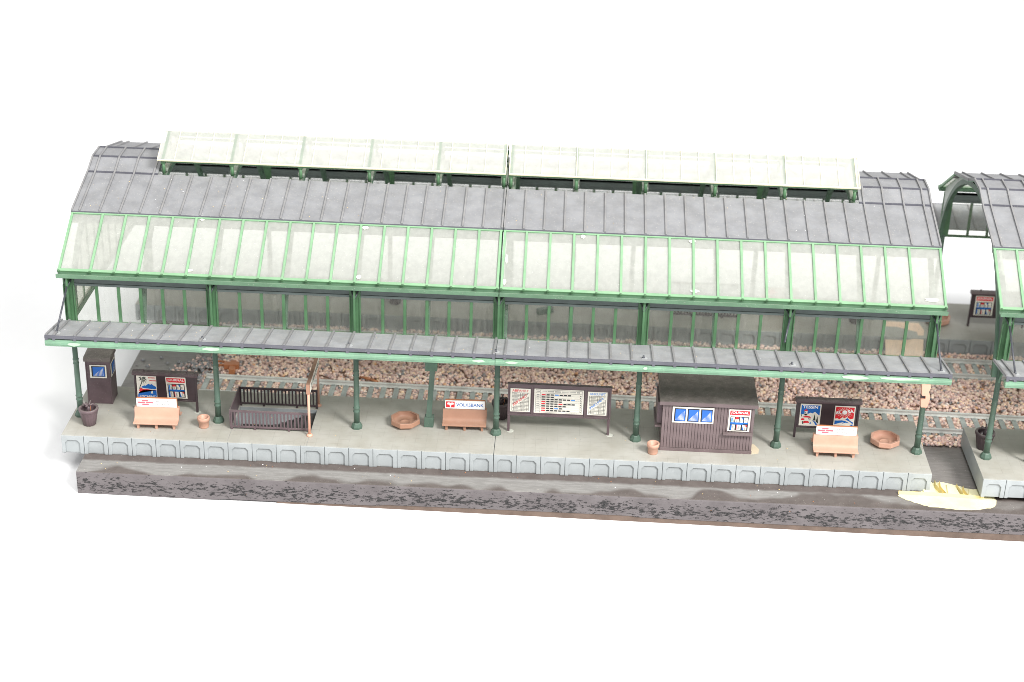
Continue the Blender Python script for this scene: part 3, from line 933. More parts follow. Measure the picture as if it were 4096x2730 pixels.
def poster_journal(mb, p0, ux, uy):
    P = Print(mb, p0, ux, uy, CREAM); P.layer()
    P.rect(.05, .75, .95, .95, RED)
    P.rect(.08, .04, .92, .68, BLACK)
    P.layer(); P.text('JOURNAL', .09, .78, .82, .14, WHITE, 0.012)
    P.rect(.10, .35, .90, .42, BLUE); P.rect(.30, .32, .68, .35, BLUE)
    for row, (y0, y1) in enumerate(((.42, .65), (.07, .31))):
        for i in range(4 if row == 0 else 3):
            x0 = .12 + i * (.20 if row == 0 else .27); x1 = x0 + (.16 if row == 0 else .2)
            P.rect(x0, y0, x1, y1, CREAM)
    P.layer()
    P.rect(.13, .44, .20, .63, SKYB); P.rect(.32, .56, .48, .65, RED); P.poly([(.60, .65), (.68, .65), (.68, .52)], BLUE)
    P.rect(.12, .07, .18, .31, BLUE); P.rect(.39, .07, .42, .31, CORAL); P.poly([(.66, .07), (.73, .07), (.66, .28)], BLUE); P.poly([(.74, .29), (.86, .31), (.86, .22)], RED)
    for (x0, y0) in ((.22, .44), (.36, .44), (.54, .44), (.74, .44), (.20, .09), (.45, .09), (.75, .09)):
        for i in range(5):
            if y0 + .02 + i * .04 < (.56 if y0 > .3 else .28):
                P.rect(x0, y0 + .01 + i * .038, x0 + .07, y0 + .026 + i * .038, BLACK)

def poster_tessin(mb, p0, ux, uy):
    P = Print(mb, p0, ux, uy, CREAM); P.layer()
    P.rect(.05, .45, .95, .95, BLUE)
    P.layer()
    P.text('TESSIN', .12, .80, .72, .13, WHITE, 0.03)
    P.poly([(.05, .45), (.05, .50), (.2, .54), (.42, .56), (.52, .61), (.60, .58), (.72, .66), (.82, .58), (.90, .52), (.95, .50), (.95, .44)], CREAM)
    P.rect(.22, .48, .36, .68, CREAM)
    P.layer()
    P.poly([(.17, .68), (.40, .68), (.28, .77)], RED)
    P.poly([(.13, .40), (.30, .46), (.48, .44), (.58, .36), (.42, .38), (.25, .38)], RED)
    P.poly([(.07, .30), (.12, .34), (.22, .33), (.26, .26), (.10, .25)], RED)
    P.poly([(.22, .22), (.44, .22), (.50, .14), (.20, .12)], RED)
    P.rect(.26, .58, .29, .64, BLACK); P.rect(.44, .30, .47, .37, BLACK); P.rect(.50, .28, .53, .35, BLACK)
    P.poly([(.62, .26), (.72, .24), (.84, .14), (.90, .04), (.80, .06), (.72, .18)], BLUE); P.poly([(.50, .08), (.56, .2), (.58, .1)], BLUE)
    P.poly([(.66, .26), (.72, .56), (.78, .26)], PALMG); P.poly([(.80, .20), (.86, .46), (.92, .14)], PALMG); P.poly([(.07, .42), (.09, .58), (.12, .42)], PALMG)
    P.rect(.16, .08, .20, .22, BLACK); P.rect(.24, .07, .26, .2, BLACK)

def poster_arosa(mb, p0, ux, uy):
    P = Print(mb, p0, ux, uy, CREAM); P.layer()
    P.rect(.05, .40, .95, .95, RED)
    P.layer()
    P.poly([(.05, .42), (.05, .40), (.95, .40), (.95, .46), (.80, .42), (.62, .52), (.52, .46), (.40, .50), (.28, .40), (.16, .44)], CREAM)
    for i in range(20):
        a = 2 * PI * i / 20 + .1
        if abs(math.sin(a)) > .32:
            P.line(.5 + .13 * math.cos(a), .72 + .12 * math.sin(a), .5 + .42 * math.cos(a), .72 + .22 * math.sin(a), .02, CREAM)
    P.layer(); P.disc(.49, .72, .12, WHITE)
    P.text('AR', .06, .62, .26, .15, WHITE, .04, .12); P.text('SA', .64, .68, .30, .15, WHITE, .04, .12)
    P.poly([(.05, .34), (.2, .34), (.4, .36), (.6, .32), (.78, .24), (.6, .26), (.42, .20), (.5, .28), (.3, .24), (.05, .16), (.05, .2)], BLUE)
    P.poly([(.56, .40), (.66, .48), (.78, .36), (.95, .28), (.95, .20), (.76, .32)], BLUE)
    P.poly([(.78, .16), (.95, .19), (.95, .1)], BLUE)
    for i in range(18):
        if i != 9: P.rect(.07 + i * .049, .03, .07 + i * .049 + .03, .11, BLACK)

def blue_window(P, x0, y0, x1, y1, flip=1):
    """dark-rimmed blue pane with white rising strokes"""
    P.rect(x0, y0, x1, y1, BLACK); P.k += 1
    w, h = x1 - x0, y1 - y0
    P.rect(x0 + .10 * w, y0 + .05 * h, x1 - .04 * w, y1 - .07 * h, PANEB); P.k += 1
    for i in range(8):
        xx = x0 + (.16 + i * .095) * w
        P.rect(xx, y0 + .09 * h, xx + .028 * w, y0 + (.2 + .085 * i) * h, CREAM)
    P.k -= 2

# ------------------------------------------------------------------ notice boards
def notice_board(label, x0, x1, y, z0, z1, posters, cap=0.22):
    w = x1 - x0
    t = thing('notice_board', label, 'notice board', ((x0 + x1) / 2, y, 0), 'dark brown notice boards on legs')
    o = -(x0 + x1) / 2
    mb = MB()
    a, b = x0 + o + 0.08, x1 + o - 0.08
    mb.box(a, b, -0.02, 0.06, z0, z1, BROWN2)
    mb.box(a, a + 0.10, -0.08, -0.02, z0, z1, BROWN2); mb.box(b - 0.10, b, -0.08, -0.02, z0, z1, BROWN2)
    mb.box(a + .1, b - .1, -0.08, -0.02, z0, z0 + 0.08, BROWN2); mb.box(a + .1, b - .1, -0.08, -0.02, z1 - 0.08, z1, BROWN2)
    mb.build('panel', t, 0.012)
    mb = MB()
    lp = [(x0 + o, -0.20, z1), (x0 + o, -0.24, z1 + cap * .45), (x0 + o, -0.12, z1 + cap), (x0 + o, 0.18, z1 + cap), (x0 + o, 0.18, z1)]
    mb.prism(lp, (w, 0, 0), BROWN)
    for k in (.17, .83): mb.tube((x0 + o + w * k, 0.02, z1 + cap - .02), (x0 + o + w * k, 0.02, z1 + cap + .1), 0.05, BROWN, n=8)
    mb.build('cap', t, 0.015)
    for k in (a + 0.06, b - 0.06):
        mb = MB()
        mb.beam((k, 0.02, z0 + 0.02), (k, -0.0, 0.0), 0.12, 0.16, BROWN2, up=(0, 1, 0))
        mb.lathe([(0.2, 0), (0.17, 0.012)], GLUE if k > 0 else BROWN2, (k, 0, 0.001), n=12) if k > 0 else None
        mb.build('leg', t, 0.012)
    for fn, xa, za, pw, ph, sk in posters:
        mb = MB()
        fn(mb, (xa + o, -0.025, za), (pw, 0, 0), (sk, 0, ph))
        mb.build('poster', t, recalc=False)
    return t
notice_board('dark notice board with palm beach poster and red news poster', -21.07, -17.28, 0.98, 0.69, 2.34, ((poster_locarno, -20.86, 0.80, 1.15, 1.48, 0), (poster_journal, -19.12, 0.88, 1.17, 1.36, -0.06)))
nb3 = notice_board('dark notice board with mountain village poster and red sun poster', 17.04, 20.82, 1.22, 0.66, 2.33, ((poster_tessin, 17.36, 0.78, 1.19, 1.41, 0), (poster_arosa, 19.33, 0.72, 1.17, 1.43, 0)))
notice_board('blurred dark notice board on the far platform beside the terracotta bowl', 30.08, 33.9, 17.39, 0.66, 2.33, ((poster_journal, 30.46, 0.82, 1.2, 1.4, 0),))

# ------------------------------------------------------------------ departure board
def table(P, n, col, word):
    P.layer()
    P.text(word, .09, .86, .82, .10, col, .008)
    P.rect(.08, .04, .92, .048, BLACK)
    for i in range(n + 1):
        y = .04 + .77 * i / n
        P.rect(.08, y, .92, y + .012, BLACK)
    for x in (.08, .17, .50, .58, .83, .91):
        P.rect(x, .04, x + .014, .82, BLACK)
    for i in range(n):
        y = .055 + .77 * i / n
        P.rect(.2, y + .012, .2 + .2 * random.uniform(.6, 1.2), y + .022, GREY); P.rect(.61, y + .012, .61 + .18 * random.uniform(.5, 1), y + .022, GREY)
    P.layer()
    W, H = P.ux.length, P.uy.length
    ang = math.atan2(.46 * H, .70 * W)
    P.poly([(.08, .26), (.14, .20), (.95, .70), (.92, .80)], CREAM); P.layer()
    L = math.hypot(.46 * H, .70 * W) / W
    P.text(word, .16, .235, L * 1.02, .10, col, .008, ang)

dp = thing('timetable_board', 'long dark timetable board on two legs between green columns', 'timetable board', (3.56, 0.41, 0))
mb = MB(); o = -3.56
mb.box(0.62 + o, 6.51 + o, -0.02, 0.08, 1.06, 3.04, BROWN)
for a, b in ((0.62, 0.70), (1.98, 2.06), (4.99, 5.10), (6.40, 6.51)):
    mb.box(a + o, b + o, -0.09, -0.02, 1.06, 3.04, BROWN)
for a, b in ((0.70, 1.98), (2.06, 4.99), (5.10, 6.40)):
    mb.box(a + o, b + o, -0.08, -0.02, 1.06, 1.18, BROWN); mb.box(a + o, b + o, -0.08, -0.02, 2.90, 3.04, BROWN)
mb.build('panel', dp, 0.012)
mb = MB(); mb.box(0.58 + o, 6.55 + o, -0.12, 0.12, 3.045, 3.12, BROWN); mb.build('cap', dp, 0.015)
for k in (0.70, 6.42):
    mb = MB(); mb.box(k + o - 0.07, k + o + 0.07, -0.06, 0.08, 0, 1.06, BROWN)
    mb.lathe([(0.22, 0), (0.18, 0.012)], GLUE, (k + o + 0.1, 0, 0.001), n=12)
    mb.build('leg', dp, 0.012)
mb = MB(); P = Print(mb, (0.76 + o, -0.025, 1.30), (1.15, 0, 0), (0, 0, 1.49), CREAM); table(P, 13, RED, 'ABFAHRT'); mb.build('timetable_sheet', dp, recalc=False)
mb = MB(); P = Print(mb, (5.17 + o, -0.025, 1.28), (1.11, 0, 0), (0, 0, 1.50), CREAM); table(P, 13, SKYB, 'ANKUNFT'); mb.build('timetable_sheet', dp, recalc=False)
mb = MB(); P = Print(mb, (2.12 + o, -0.025, 1.28), (2.82, 0, 0), (0, 0, 1.55), CREAM); P.layer()
P.rect(.03, .03, .97, .038, BLACK); P.rect(.03, .96, .97, .968, BLACK); P.rect(.03, .03, .034, .96, BLACK); P.rect(.965, .03, .969, .96, BLACK); P.rect(.12, .03, .124, .96, BLACK); P.rect(.03, .83, .97, .838, BLACK)
for i in range(36):
    if i % 7 != 4: P.rect(.17 + i * .021, .875, .17 + i * .021 + .009, .93, GREY)
for i in range(4): P.rect(.05 + i * .016, .88, .06 + i * .016, .92, GREY)
rows = [('r', 2, 'b', 3), ('k', 2, '', 0), ('k', 6, 'b', 0), ('r', 4, '', 0), ('r', 3, 'r', 3), ('k', 5, '', 0), ('r', 2, 'b', 1), ('r', 6, '', 0)]
for i, (c0, n1, c1, n2) in enumerate(rows):
    y = .745 - i * .093
    P.rect(.05, y + .01, .105, y + .03, GREY)
    P.rect(.03, y - .018, .97, y - .013, GREY)
    x = .15
    def car(x, col, w=.065):
        P.rect(x, y - .002, x + w, y + .045, col); return x + w + .018
    P.k += 1
    x = car(x, RED if c0 == 'r' else BLACK, .08)
    for _ in range(n1): x = car(x, BLACK)
    if c1: x = car(x, SKYB if c1 == 'b' else RED, .08)
    for _ in range(n2): x = car(x, BLACK)
    P.poly([(.93, y), (.96, y), (.93, y + .045)], BLACK)
    P.k -= 1
mb.build('timetable_sheet', dp, recalc=False)

dup(dp, 'dark timetable board whose left leg shows at the right picture edge', (32.75, -1.03, 0.28))

# ------------------------------------------------------------------ benches
def sign_bricks(P):
    P.layer()
    for (a, b, c, d) in ((.14, .66, .30, .86), (.04, .42, .22, .62), (.235, .42, .42, .62), (.14, .18, .31, .38)):
        P.rect(a, b, c, d, CORAL)
    P.text('Bausparen ist', .50, .60, .46, .22, BLACK, 0.0); P.text('vorteilhaft', .50, .24, .32, .22, BLACK, 0.0)
def sign_bird(P):
    P.layer(); P.rect(.02, .14, .24, .88, RED); P.layer()
    P.poly([(.05, .70), (.10, .78), (.12, .70), (.15, .70), (.17, .78), (.22, .70), (.21, .52), (.16, .48), (.14, .18), (.125, .18), (.11, .48), (.055, .52)], WHITE)
    P.text('VOLKSBANK', .28, .30, .69, .40, BLUE, .005)
def bench(label, x, y, rz, fn, mat, lean=0.0):
    t = thing('bench', label, 'bench', (x, y, 0), 'double sided benches with advertising boards', rz)
    W = 1.26
    for side in (-1, 1):
        mb = MB()
        pr = [(0.78, 0.42), (0.55, 0.44), (0.38, 0.47), (0.28, 0.56), (0.23, 0.70), (0.19, 0.90), (0.12, 1.14)]
        up = [(side * a, b) for a, b in pr]
        dn = [(side * (a - 0.05 * (0 if i < 2 else 1)), b - 0.07 * (1 if i < 3 else .4)) for i, (a, b) in enumerate(pr)]
        lp = [(-W, a, b) for a, b in up] + [(-W, a, b) for a, b in reversed(dn)]
        n = len(lp)
        v = lp + [(W, p[1], p[2]) for p in lp]
        mb.add(v, [tuple(range(n)), tuple(range(n, 2 * n))], mat)
        mb.add(v, [(i, (i + 1) % n, n + (i + 1) % n, n + i) for i in range(n)], mat, True)
        mb.build('seat', t, 0.01)
        for lx in (-1.02, 0.02, 1.02):
            mb = MB()
            mb.prism([(lx - 0.06, side * 0.62, 0), (lx + 0.06, side * 0.62, 0), (lx + 0.09, side * 0.66, 0.40), (lx - 0.09, side * 0.66, 0.40)], (0, -side * 0.16, 0), mat)
            mb.build('leg', t, 0.01)
    mb = MB(); mb.box(-W + .02, W - .02, -0.13, 0.13, 0.9, 1.12, mat); mb.box(-1.13, 1.17, -0.04, 0.06, 1.12, 1.70, ORANGE)
    mb.build('backrest_core', t, 0.01)
    mb = MB(); P = Print(mb, (-1.14, -0.045, 1.14), (2.28, 0, 0), (0, 0.0, 0.52), WHITE, t=0.04); fn(P)
    mb.build('advert_board', t, recalc=False)
    return t
bench('terracotta bench with red brick advert in front of the palm poster board', -19.36, -0.62, 0.03, sign_bricks, TERRA)
bench('brown terracotta bench with red bird logo and blue lettering beside the leaning mast', -1.84, 0.78, 0.02, sign_bird, TERRA2)
bench('terracotta bench with red brick advert in front of the village poster board', 19.27, -0.38, 0.0, sign_bricks, TERRA)
bench('blurred orange bench on the far platform seen through the window panes', 17.9, 18.4, 0.0, sign_bricks, TERRA)

# ------------------------------------------------------------------ pots, tubs, bowls
def pot(label, x, y):
    t = thing('flower_pot', label, 'flower pot', (x, y, 0), 'small terracotta flower pots')
    mb = MB()
    mb.lathe([(0.27, 0.0), (0.285, 0.05), (0.305, 0.42), (0.35, 0.44), (0.36, 0.62), (0.345, 0.65), (0.27, 0.65), (0.26, 0.60), (0.22, 0.58), (0.20, 0.42), (0.02, 0.42)], TERRA, n=28)
    mb.build('pot_body', t)
    return t
pot('small terracotta pot standing alone beside a green column base', -16.70, -0.72)
pot('small terracotta pot against the corner of the brown hut', 8.95, -1.42)

def tub(label, x, y, mat, stub=True, z=0):
    t = thing('planter_tub', label, 'planter', (x, y, z), 'dark ribbed planter tubs')
    mb = MB()
    mb.lathe([(0.33, 0.0), (0.36, 0.03), (0.47, 0.60), (0.53, 0.90)], mat, n=56, rmod=lambda i: 1.0 if i % 4 < 2 else 0.94, cap='low')
    mb.lathe([(0.50, 0.86), (0.55, 0.90), (0.57, 1.02), (0.55, 1.08), (0.44, 1.08), (0.42, 0.98), (0.38, 0.62), (0.02, 0.62)], mat, n=36, cap='high')
    mb.build('tub_body', t)
    mb = MB()
    mb.tube((0, 0, 0.6), (0.02, 0.02, 1.22), 0.13, mat, 0.11)
    for i in range(6):
        a = i * PI / 3 + .3
        mb.tube((0.02, 0.02, 1.16), (0.02 + .3 * math.cos(a), .02 + .3 * math.sin(a), 1.3 + .08 * (i % 2)), 0.07, mat, 0.04, n=6)
    mb.tube((.12, -.1, .8), (.2, -.14, 1.3), .02, ORANGE, .01, n=5)
    mb.build('plant_stub', t)
    return t
tub('dark ribbed planter tub at the left end of the platform', -23.22, -1.0, BROWN)
tub('dark ribbed planter tub half hidden behind the middle green column', 0.2, 1.95, BROWN2)
tub('dark ribbed planter tub behind the first column of the right platform', 27.8, 0.35, BROWN2, z=0.28)
tub('blurred dark tub on the far platform, seen through the left windows', -7.57, 17.15, BROWN2)
tub('blurred dark tub on the far platform near the tan card', 22.8, 17.2, BROWN2)

def bowl(label, x, y, mat, rot=0.2, tilt=0.0, z=0.0):
    t = thing('planter_bowl', label, 'planter', (x, y, z), 'octagonal planter bowls', rot)
    mb = MB()
    mb.lathe([(0.66, 0.0), (0.84, 0.15), (0.88, 0.18), (0.88, 0.43), (0.86, 0.46), (0.74, 0.46)], mat, n=8, smooth=False, cap='low')
    mb.lathe([(0.80, 0.462), (0.74, 0.463), (0.73, 0.44), (0.71, 0.24), (0.64, 0.16), (0.3, 0.145), (0.29, 0.16), (0.27, 0.16), (0.26, 0.14), (0.02, 0.135)], mat, n=40, cap='high')
    b = mb.build('bowl_body', t)
    b.rotation_euler = (tilt, tilt * .5, 0)
    return t
bowl('brown octagonal bowl beside the leaning green mast', -5.27, 0.62, TERRA2, 0.55)
bowl('pale terracotta octagonal bowl near the last column of the middle platform', 22.32, 0.85, TERRA, 0.25)
bowl('blurred terracotta bowl on the far platform beside the notice board', 28.25, 17.75, TERRA, 0.1)

# ------------------------------------------------------------------ kiosk booth
kb = thing('ticket_booth', 'tall dark brown booth with blue windows at the left platform end', 'booth', (-23.24, 2.1, 0), None, 0.03)
mb = MB(); mb.box(-0.68, 0.68, -0.62, 0.62, 0, 2.78, BROWN); mb.box(-0.72, -0.66, -0.66, 0.66, 0, 2.78, BROWN); mb.box(0.66, 0.72, -0.66, 0.66, 0, 2.78, BROWN)
mb.build('wall', kb, 0.02)
mb = MB()
mb.prism([(-0.78, -0.74, 2.78), (-0.78, -0.78, 2.98), (-0.78, -0.70, 3.06), (-0.78, 0.74, 3.12), (-0.78, 0.78, 2.78)], (1.56, 0, 0), ROOFTAUPE)
mb.build('roof', kb, 0.02)
mb = MB(); P = Print(mb, (-0.46, -0.63, 1.72), (0.96, 0, 0), (0, 0, 0.82), CREAM, t=0.05); P.layer(); blue_window(P, .1, .1, .92, .93, -1)
mb.build('window', kb, recalc=False)
mb = MB(); P = Print(mb, (0.69, -0.50, 1.72), (0, 1.0, 0), (0, 0, 0.86), CREAM, t=0.05); P.layer(); blue_window(P, .1, .1, .92, .93, -1)
mb.build('window', kb, recalc=False)

# ------------------------------------------------------------------ hut
ht = thing('platform_hut', 'plum brown plank hut with three blue windows and a news poster', 'hut', (11.92, 0.5, 0))
ox, oy = -11.92, -0.5
mb = MB()
mb.box(9.38 + ox, 14.50 + ox, -1.03 + oy, 2.05 + oy, 0, 3.08, PLUM)
n = 30
for i in range(n):
    a = 9.36 + (14.52 - 9.36) * i / n; b = 9.36 + (14.52 - 9.36) * (i + 1) / n
    mb.box(a + ox + 0.012, b + ox - 0.012, -1.075 + oy, -1.03 + oy, 0.22, 3.0, PLUM)
mb.box(9.34 + ox, 14.54 + ox, -1.09 + oy, -1.03 + oy, 0, 0.2, PLUM)
mb.build('wall', ht, 0.008)
mb = MB()
mb.prism([(9.18 + ox, -1.24 + oy, 3.06), (9.18 + ox, -1.24 + oy, 3.22), (9.18 + ox, 2.3 + oy, 3.34), (9.18 + ox, 2.3 + oy, 3.1)], (14.66 - 9.18, 0, 0), ROOFTAUPE)
rf = mb.build('roof', ht, 0.03)
mb = MB(); mb.box(9.17 + ox, 14.67 + ox, -1.27 + oy, -1.242 + oy, 3.0, 3.215, PLUM); mb.build('fascia', rf, 0.01)
mb = MB(); P = Print(mb, (9.92 + ox, -1.08 + oy, 1.86), (2.32, 0, 0), (0.0, 0, 1.0), CREAM, t=0.05); P.layer()
for i in range(3): blue_window(P, .045 + i * .32, .09, .325 + i * .32, .91)
mb.build('window', ht, recalc=False)
mb = MB(); poster_journal(mb, (13.06 + ox, -1.085 + oy, 1.45), (1.22, 0, 0), (0.02, 0, 1.38)); mb.build('poster', ht, recalc=False)
mb = MB(); mb.box(12.82 + ox, 14.46 + ox, -1.34 + oy, -1.08 + oy, 1.28, 1.38, PLUM); mb.build('counter', ht, 0.015)
mb = MB(); mb.box(9.1 + ox, 9.38 + ox, -0.6 + oy, 1.4 + oy, 1.5, 2.85, BROWN); mb.box(9.0 + ox, 9.38 + ox, -0.75 + oy, 1.5 + oy, 1.32, 1.42, PLUM); mb.build('side_hatch', ht, 0.015)

# ------------------------------------------------------------------ stair railing and sign
sr = thing('stair_railing', 'dark plum railing around the stair opening in the platform', 'railing', (-12.85, 0.6, 0), 'slatted stair railings')
def slats(name, y, x0, x1, z0, z1, mat, lean=0.0):
    mb = MB()
    mb.box(x0, x1, y - 0.04, y + 0.04, z1 - 0.13, z1, mat)
    mb.box(x0, x1, y - 0.04, y + 0.04, z0 + 0.12, z0 + 0.22, mat)
    n = 22
    for i in range(n + 1):
        x = x0 + 0.05 + (x1 - x0 - 0.1) * i / n
        mb.box(x - 0.042, x + 0.042, y - 0.03, y + 0.03, z0 + 0.2, z1 - 0.12, mat)
    for k in (0.0, 0.3, 0.74, 1.0):
        x = x0 + 0.06 + (x1 - x0 - 0.12) * k
        mb.box(x - 0.06, x + 0.06, y - 0.05, y + 0.05, 0.0, z0 + 0.13, mat)
    return mb
slats('', -1.42, -2.27, 2.27, 0.0, 1.24, BROWN).build('railing_panel', sr, 0.008)
slats('', 1.45, -2.27, 2.30, 0.0, 1.22, BROWN2).build('railing_panel', sr, 0.008)
mb = MB(); mb.box(-2.33, -2.27, -1.46, 1.48, 0.1, 1.24, BROWN)
for k in (-.9, 0, .9): mb.box(-2.37, -2.33, k - .05, k + .05, 0.02, 1.18, BROWN)
mb.build('side_panel', sr, 0.008)
sg = thing('stair_sign', 'salmon post sign with cream lettered board over the stair opening', 'sign', (-10.55, 0.55, 0))
for yy, m_ in ((-1.78, SALMON), (1.84, TERRA)):
    mb = MB(); mb.lathe([(0.17, 0.0), (0.18, 0.06), (0.13, 0.12), (0.075, 0.14)], m_, (0, yy, 0), n=16); mb.tube((0, yy, 0.1), (0, yy, 3.3), 0.075, m_, n=14); mb.build('post', sg)
mb = MB(); mb.box(-0.11, 0.09, -1.9, 1.95, 2.72, 3.34, TERRA2); mb.build('sign_board', sg, 0.012)
mb = MB(); P = Print(mb, (0.085, -1.74, 2.77), (0, 3.5, 0), (0, 0, 0.52), CREAM, t=0.02); P.layer()
P.text('ZU DEN ZUGEN', .06, .25, .86, .5, BLACK, .01)
mb.build('sign_face', sg, recalc=False)

# mast
ms = thing('leaning_mast', 'slightly leaning dark green mast with square foot between bowl and bench', 'mast', (-3.88, 0.62, 0))
mb = MB(); mb.prism([(-.29, -.25, 0), (.25, -.25, 0), (.25, .25, 0), (-.29, .25, 0)], (0.02, 0, 0.62), G_COL); mb.build('foot', ms, 0.02)
mb = MB(); mb.beam((-.02, -.1, .6), (.2, .05, 4.2), .30, .10, G_COL, up=(0, 1, 0)); mb.beam((0.08, 0.05, .6), (.27, .2, 4.2), .09, .30, G_COL, up=(0, 1, 0)); mb.beam((-0.15, -.05, .6), (.09, .1, 4.2), .07, .2, G_COL, up=(0, 1, 0)); mb.build('pole', ms, 0.01)
mb = MB(); mb.box(-.24, .44, -.22, .3, 3.62, 4.15, G_DARK); mb.build('head', ms, 0.02)
# broken stump on far platform
fs_ = thing('mast_stump', 'blurred green stump lying on the far platform behind the windows', 'mast', (2.37, 16.6, 0.0), None, 0.5)
mb = MB(); mb.box(-.55, .55, -.2, .2, 0, .38, G_COL); mb.build('stump', fs_, .03)
# second stair railing on far platform
fr = thing('stair_railing', 'blurred dark railing on the far platform seen through the windows', 'railing', (12.95, 18.4, 0), 'slatted stair railings')
slats('', -1.4, -2.27, 2.3, 0.0, 1.22, BROWN2).build('railing_panel', fr)
slats('', 1.4, -2.27, 2.3, 0.0, 1.22, BROWN2).build('railing_panel', fr)
# hanging loudspeaker
hs = thing('hanging_speaker', 'salmon double loudspeaker fixed to the last column of the middle platform', 'loudspeaker', (24.0, -0.17, 3.1))
mb = MB()
lp = [(-.20, 0), (.16, 0), (.24, .5), (.22, .74), (.13, 1.0), (.20, 1.22), (.17, 1.46), (-.32, 1.46), (-.24, .74), (-.02, .72), (-.02, .55), (-.27, .5)]
mb.prism([(a, -.22, b) for a, b in lp], (0, .40, 0), SALMON)
mb.build('speaker_box', hs, 0.02)
mb = MB(); mb.box(-.25, -.02, -.10, .1, .56, .72, BROWN2); mb.build('bracket', hs)
# fallen bracket lamp
fl = thing('fallen_lamp', 'broken orange bracket lamp lying on the ballast near the left', 'lamp', (-17.0, 8.2, -0.86), None, 0.1)
mb = MB()
arc = [Vector((-.9 + .1 * 0, .9, .12))] + [Vector((-.9 + 1.0 * math.sin(i / 8 * PI / 2), .9 - .6 * (1 - math.cos(i / 8 * PI / 2)), .12)) for i in range(9)]
for a, b in zip(arc[1:-1], arc[2:]): mb.beam(a, b, .1, .14, ORANGE)
mb.beam((-.95, 1.0, .12), (-.95, .35, .12), .16, .16, ORANGE); mb.beam((-.95, .4, .12), (.1, .3, .12), .1, .14, ORANGE)
mb.build('arm', fl, 0.015)
mb = MB(); mb.box(-.3, .62, -.05, .4, .02, .35, ORANGE); mb.box(.05, .42, -.62, .7, -.05, .30, ORANGE); mb.build('lamp_head', fl, 0.02)
# twig
tw = MB(); tw.tube((-8.8, 7.95, -0.83), (-8.1, 7.6, -0.80), .06, ORANGE, .1, n=7); tw.tube((-8.1, 7.6, -0.80), (-7.65, 7.3, -0.82), .1, ORANGE, .09, n=7)
tag(tw.build('wood_splinter'), 'orange brown splinter of wood lying on the ballast', 'splinter')
# tan card
tc = MB()
tc.prism([(24.75, 17.4, 0.03), (27.0, 17.3, 0.03), (27.15, 16.2, 0.06), (26.5, 12.4, -0.62), (24.2, 12.4, -0.62)], (0, 0.01, 0.05), TAN)
tag(tc.build('card_ramp'), 'pale tan card sloping from the far platform down to the track', 'card')
# yellow glue
gp = MB()
out = [(22.65, -3.02), (23.04, -3.40), (23.54, -3.74), (24.22, -4.03), (25.12, -4.17), (26.0, -4.2), (26.96, -4.15), (27.77, -3.81), (28.05, -3.3), (28.1, -2.4), (27.43, -1.95), (26.66, -1.85), (26.27, -1.65), (25.44, -1.32), (24.81, -1.36), (24.4, -1.9), (24.0, -2.5), (22.9, -2.5)]
gr = random.Random(3); out2 = []
for (a, b), (c, d) in zip(out, out[1:] + out[:1]):
    for k in range(4):
        t_ = k / 4
        out2.append((a + (c - a) * t_ + gr.uniform(-.05, .05), b + (d - b) * t_ + gr.uniform(-.05, .05)))
gp.prism([(x, y, BZ + 0.004) for x, y in out2], (0, 0, 0.03), GLUEY)
for (x0, y0, x1, y1, h) in ((24.1, -2.7, 24.8, -1.5, .1), (25.45, -2.75, 26.1, -1.75, .09), (26.6, -2.85, 27.2, -2.1, .08)):
    gp.prism([(x0, y0, BZ + .02), (x1, y0 - .05, BZ + .02), (x1 - .05, y1, BZ + .02), (x0 + .1, y1 + .1, BZ + .02)], (0.02, 0, h), GLUEY)
gl_o = gp.build('glue_stain', bevel=0.012)
tag(gl_o, 'hardened yellow glue puddle on the board between the platform ends', 'glue')
gp = MB()
def ridge(pts, h, w):
    for (a, b) in zip(pts[:-1], pts[1:]):
        A = Vector((*a, BZ + .03)); B_ = Vector((*b, BZ + .03))
        d = (B_ - A).normalized(); s_ = Vector((-d.y, d.x, 0)) * w
        gp.prism([A - s_, A + s_ * .6, A + Vector((0, 0, h)) + s_ * .2], B_ - A, GLUED)
ridge([(22.7, -2.75), (24.0, -2.78), (25.1, -2.8), (26.2, -2.86), (27.4, -2.95)], .16, .11)
ridge([(25.15, -2.8), (24.9, -2.0), (24.95, -1.4)], .24, .07)
ridge([(25.35, -2.8), (25.15, -2.1), (25.2, -1.5)], .2, .08)
ridge([(26.3, -2.8), (26.15, -2.2), (26.1, -1.8)], .24, .07)
ridge([(26.55, -2.85), (26.4, -2.3), (26.45, -1.9)], .2, .08)
gp.build('glue_ridge', gl_o)

# crumbs and grit
cm = MB()
def crumb(x, y, z, r, mat):
    r *= 0.75
    v = [(x + r * a, y + r * b, z + r * c * .8) for a, b, c in ((1, 0, 0), (-1, .2, 0), (0, 1, .1), (.1, -1, 0), (0, 0, 1), (0, 0, -.6))]
    cm.add(v, [(0, 2, 4), (2, 1, 4), (1, 3, 4), (3, 0, 4), (2, 0, 5), (1, 2, 5), (3, 1, 5), (0, 3, 5)], mat)
rn = random.Random(11)
for i in range(46):
    crumb(rn.uniform(-24, 24), rn.uniform(-2.3, 3.0), 0.02, rn.uniform(.02, .05), rn.choice((CRUMB, CRUMB, ORANGE, GREY)))
for i in range(40):
    crumb(rn.uniform(-22.5, 22), rn.uniform(-4.2, -2.6), BZ + .02, rn.uniform(.02, .06), rn.choice((CRUMB, WHITE, ORANGE)))
for i in range(70):
    u = rn.random(); x = rn.uniform(-24.2, 24.2) if i % 3 else rn.uniform(-24.2, -13)
    crumb(x, 3.4 + u * 3.4, 11.42 + u * 1.06, rn.uniform(.015, .045), rn.choice((CRUMB, CRUMB, WHITE)))
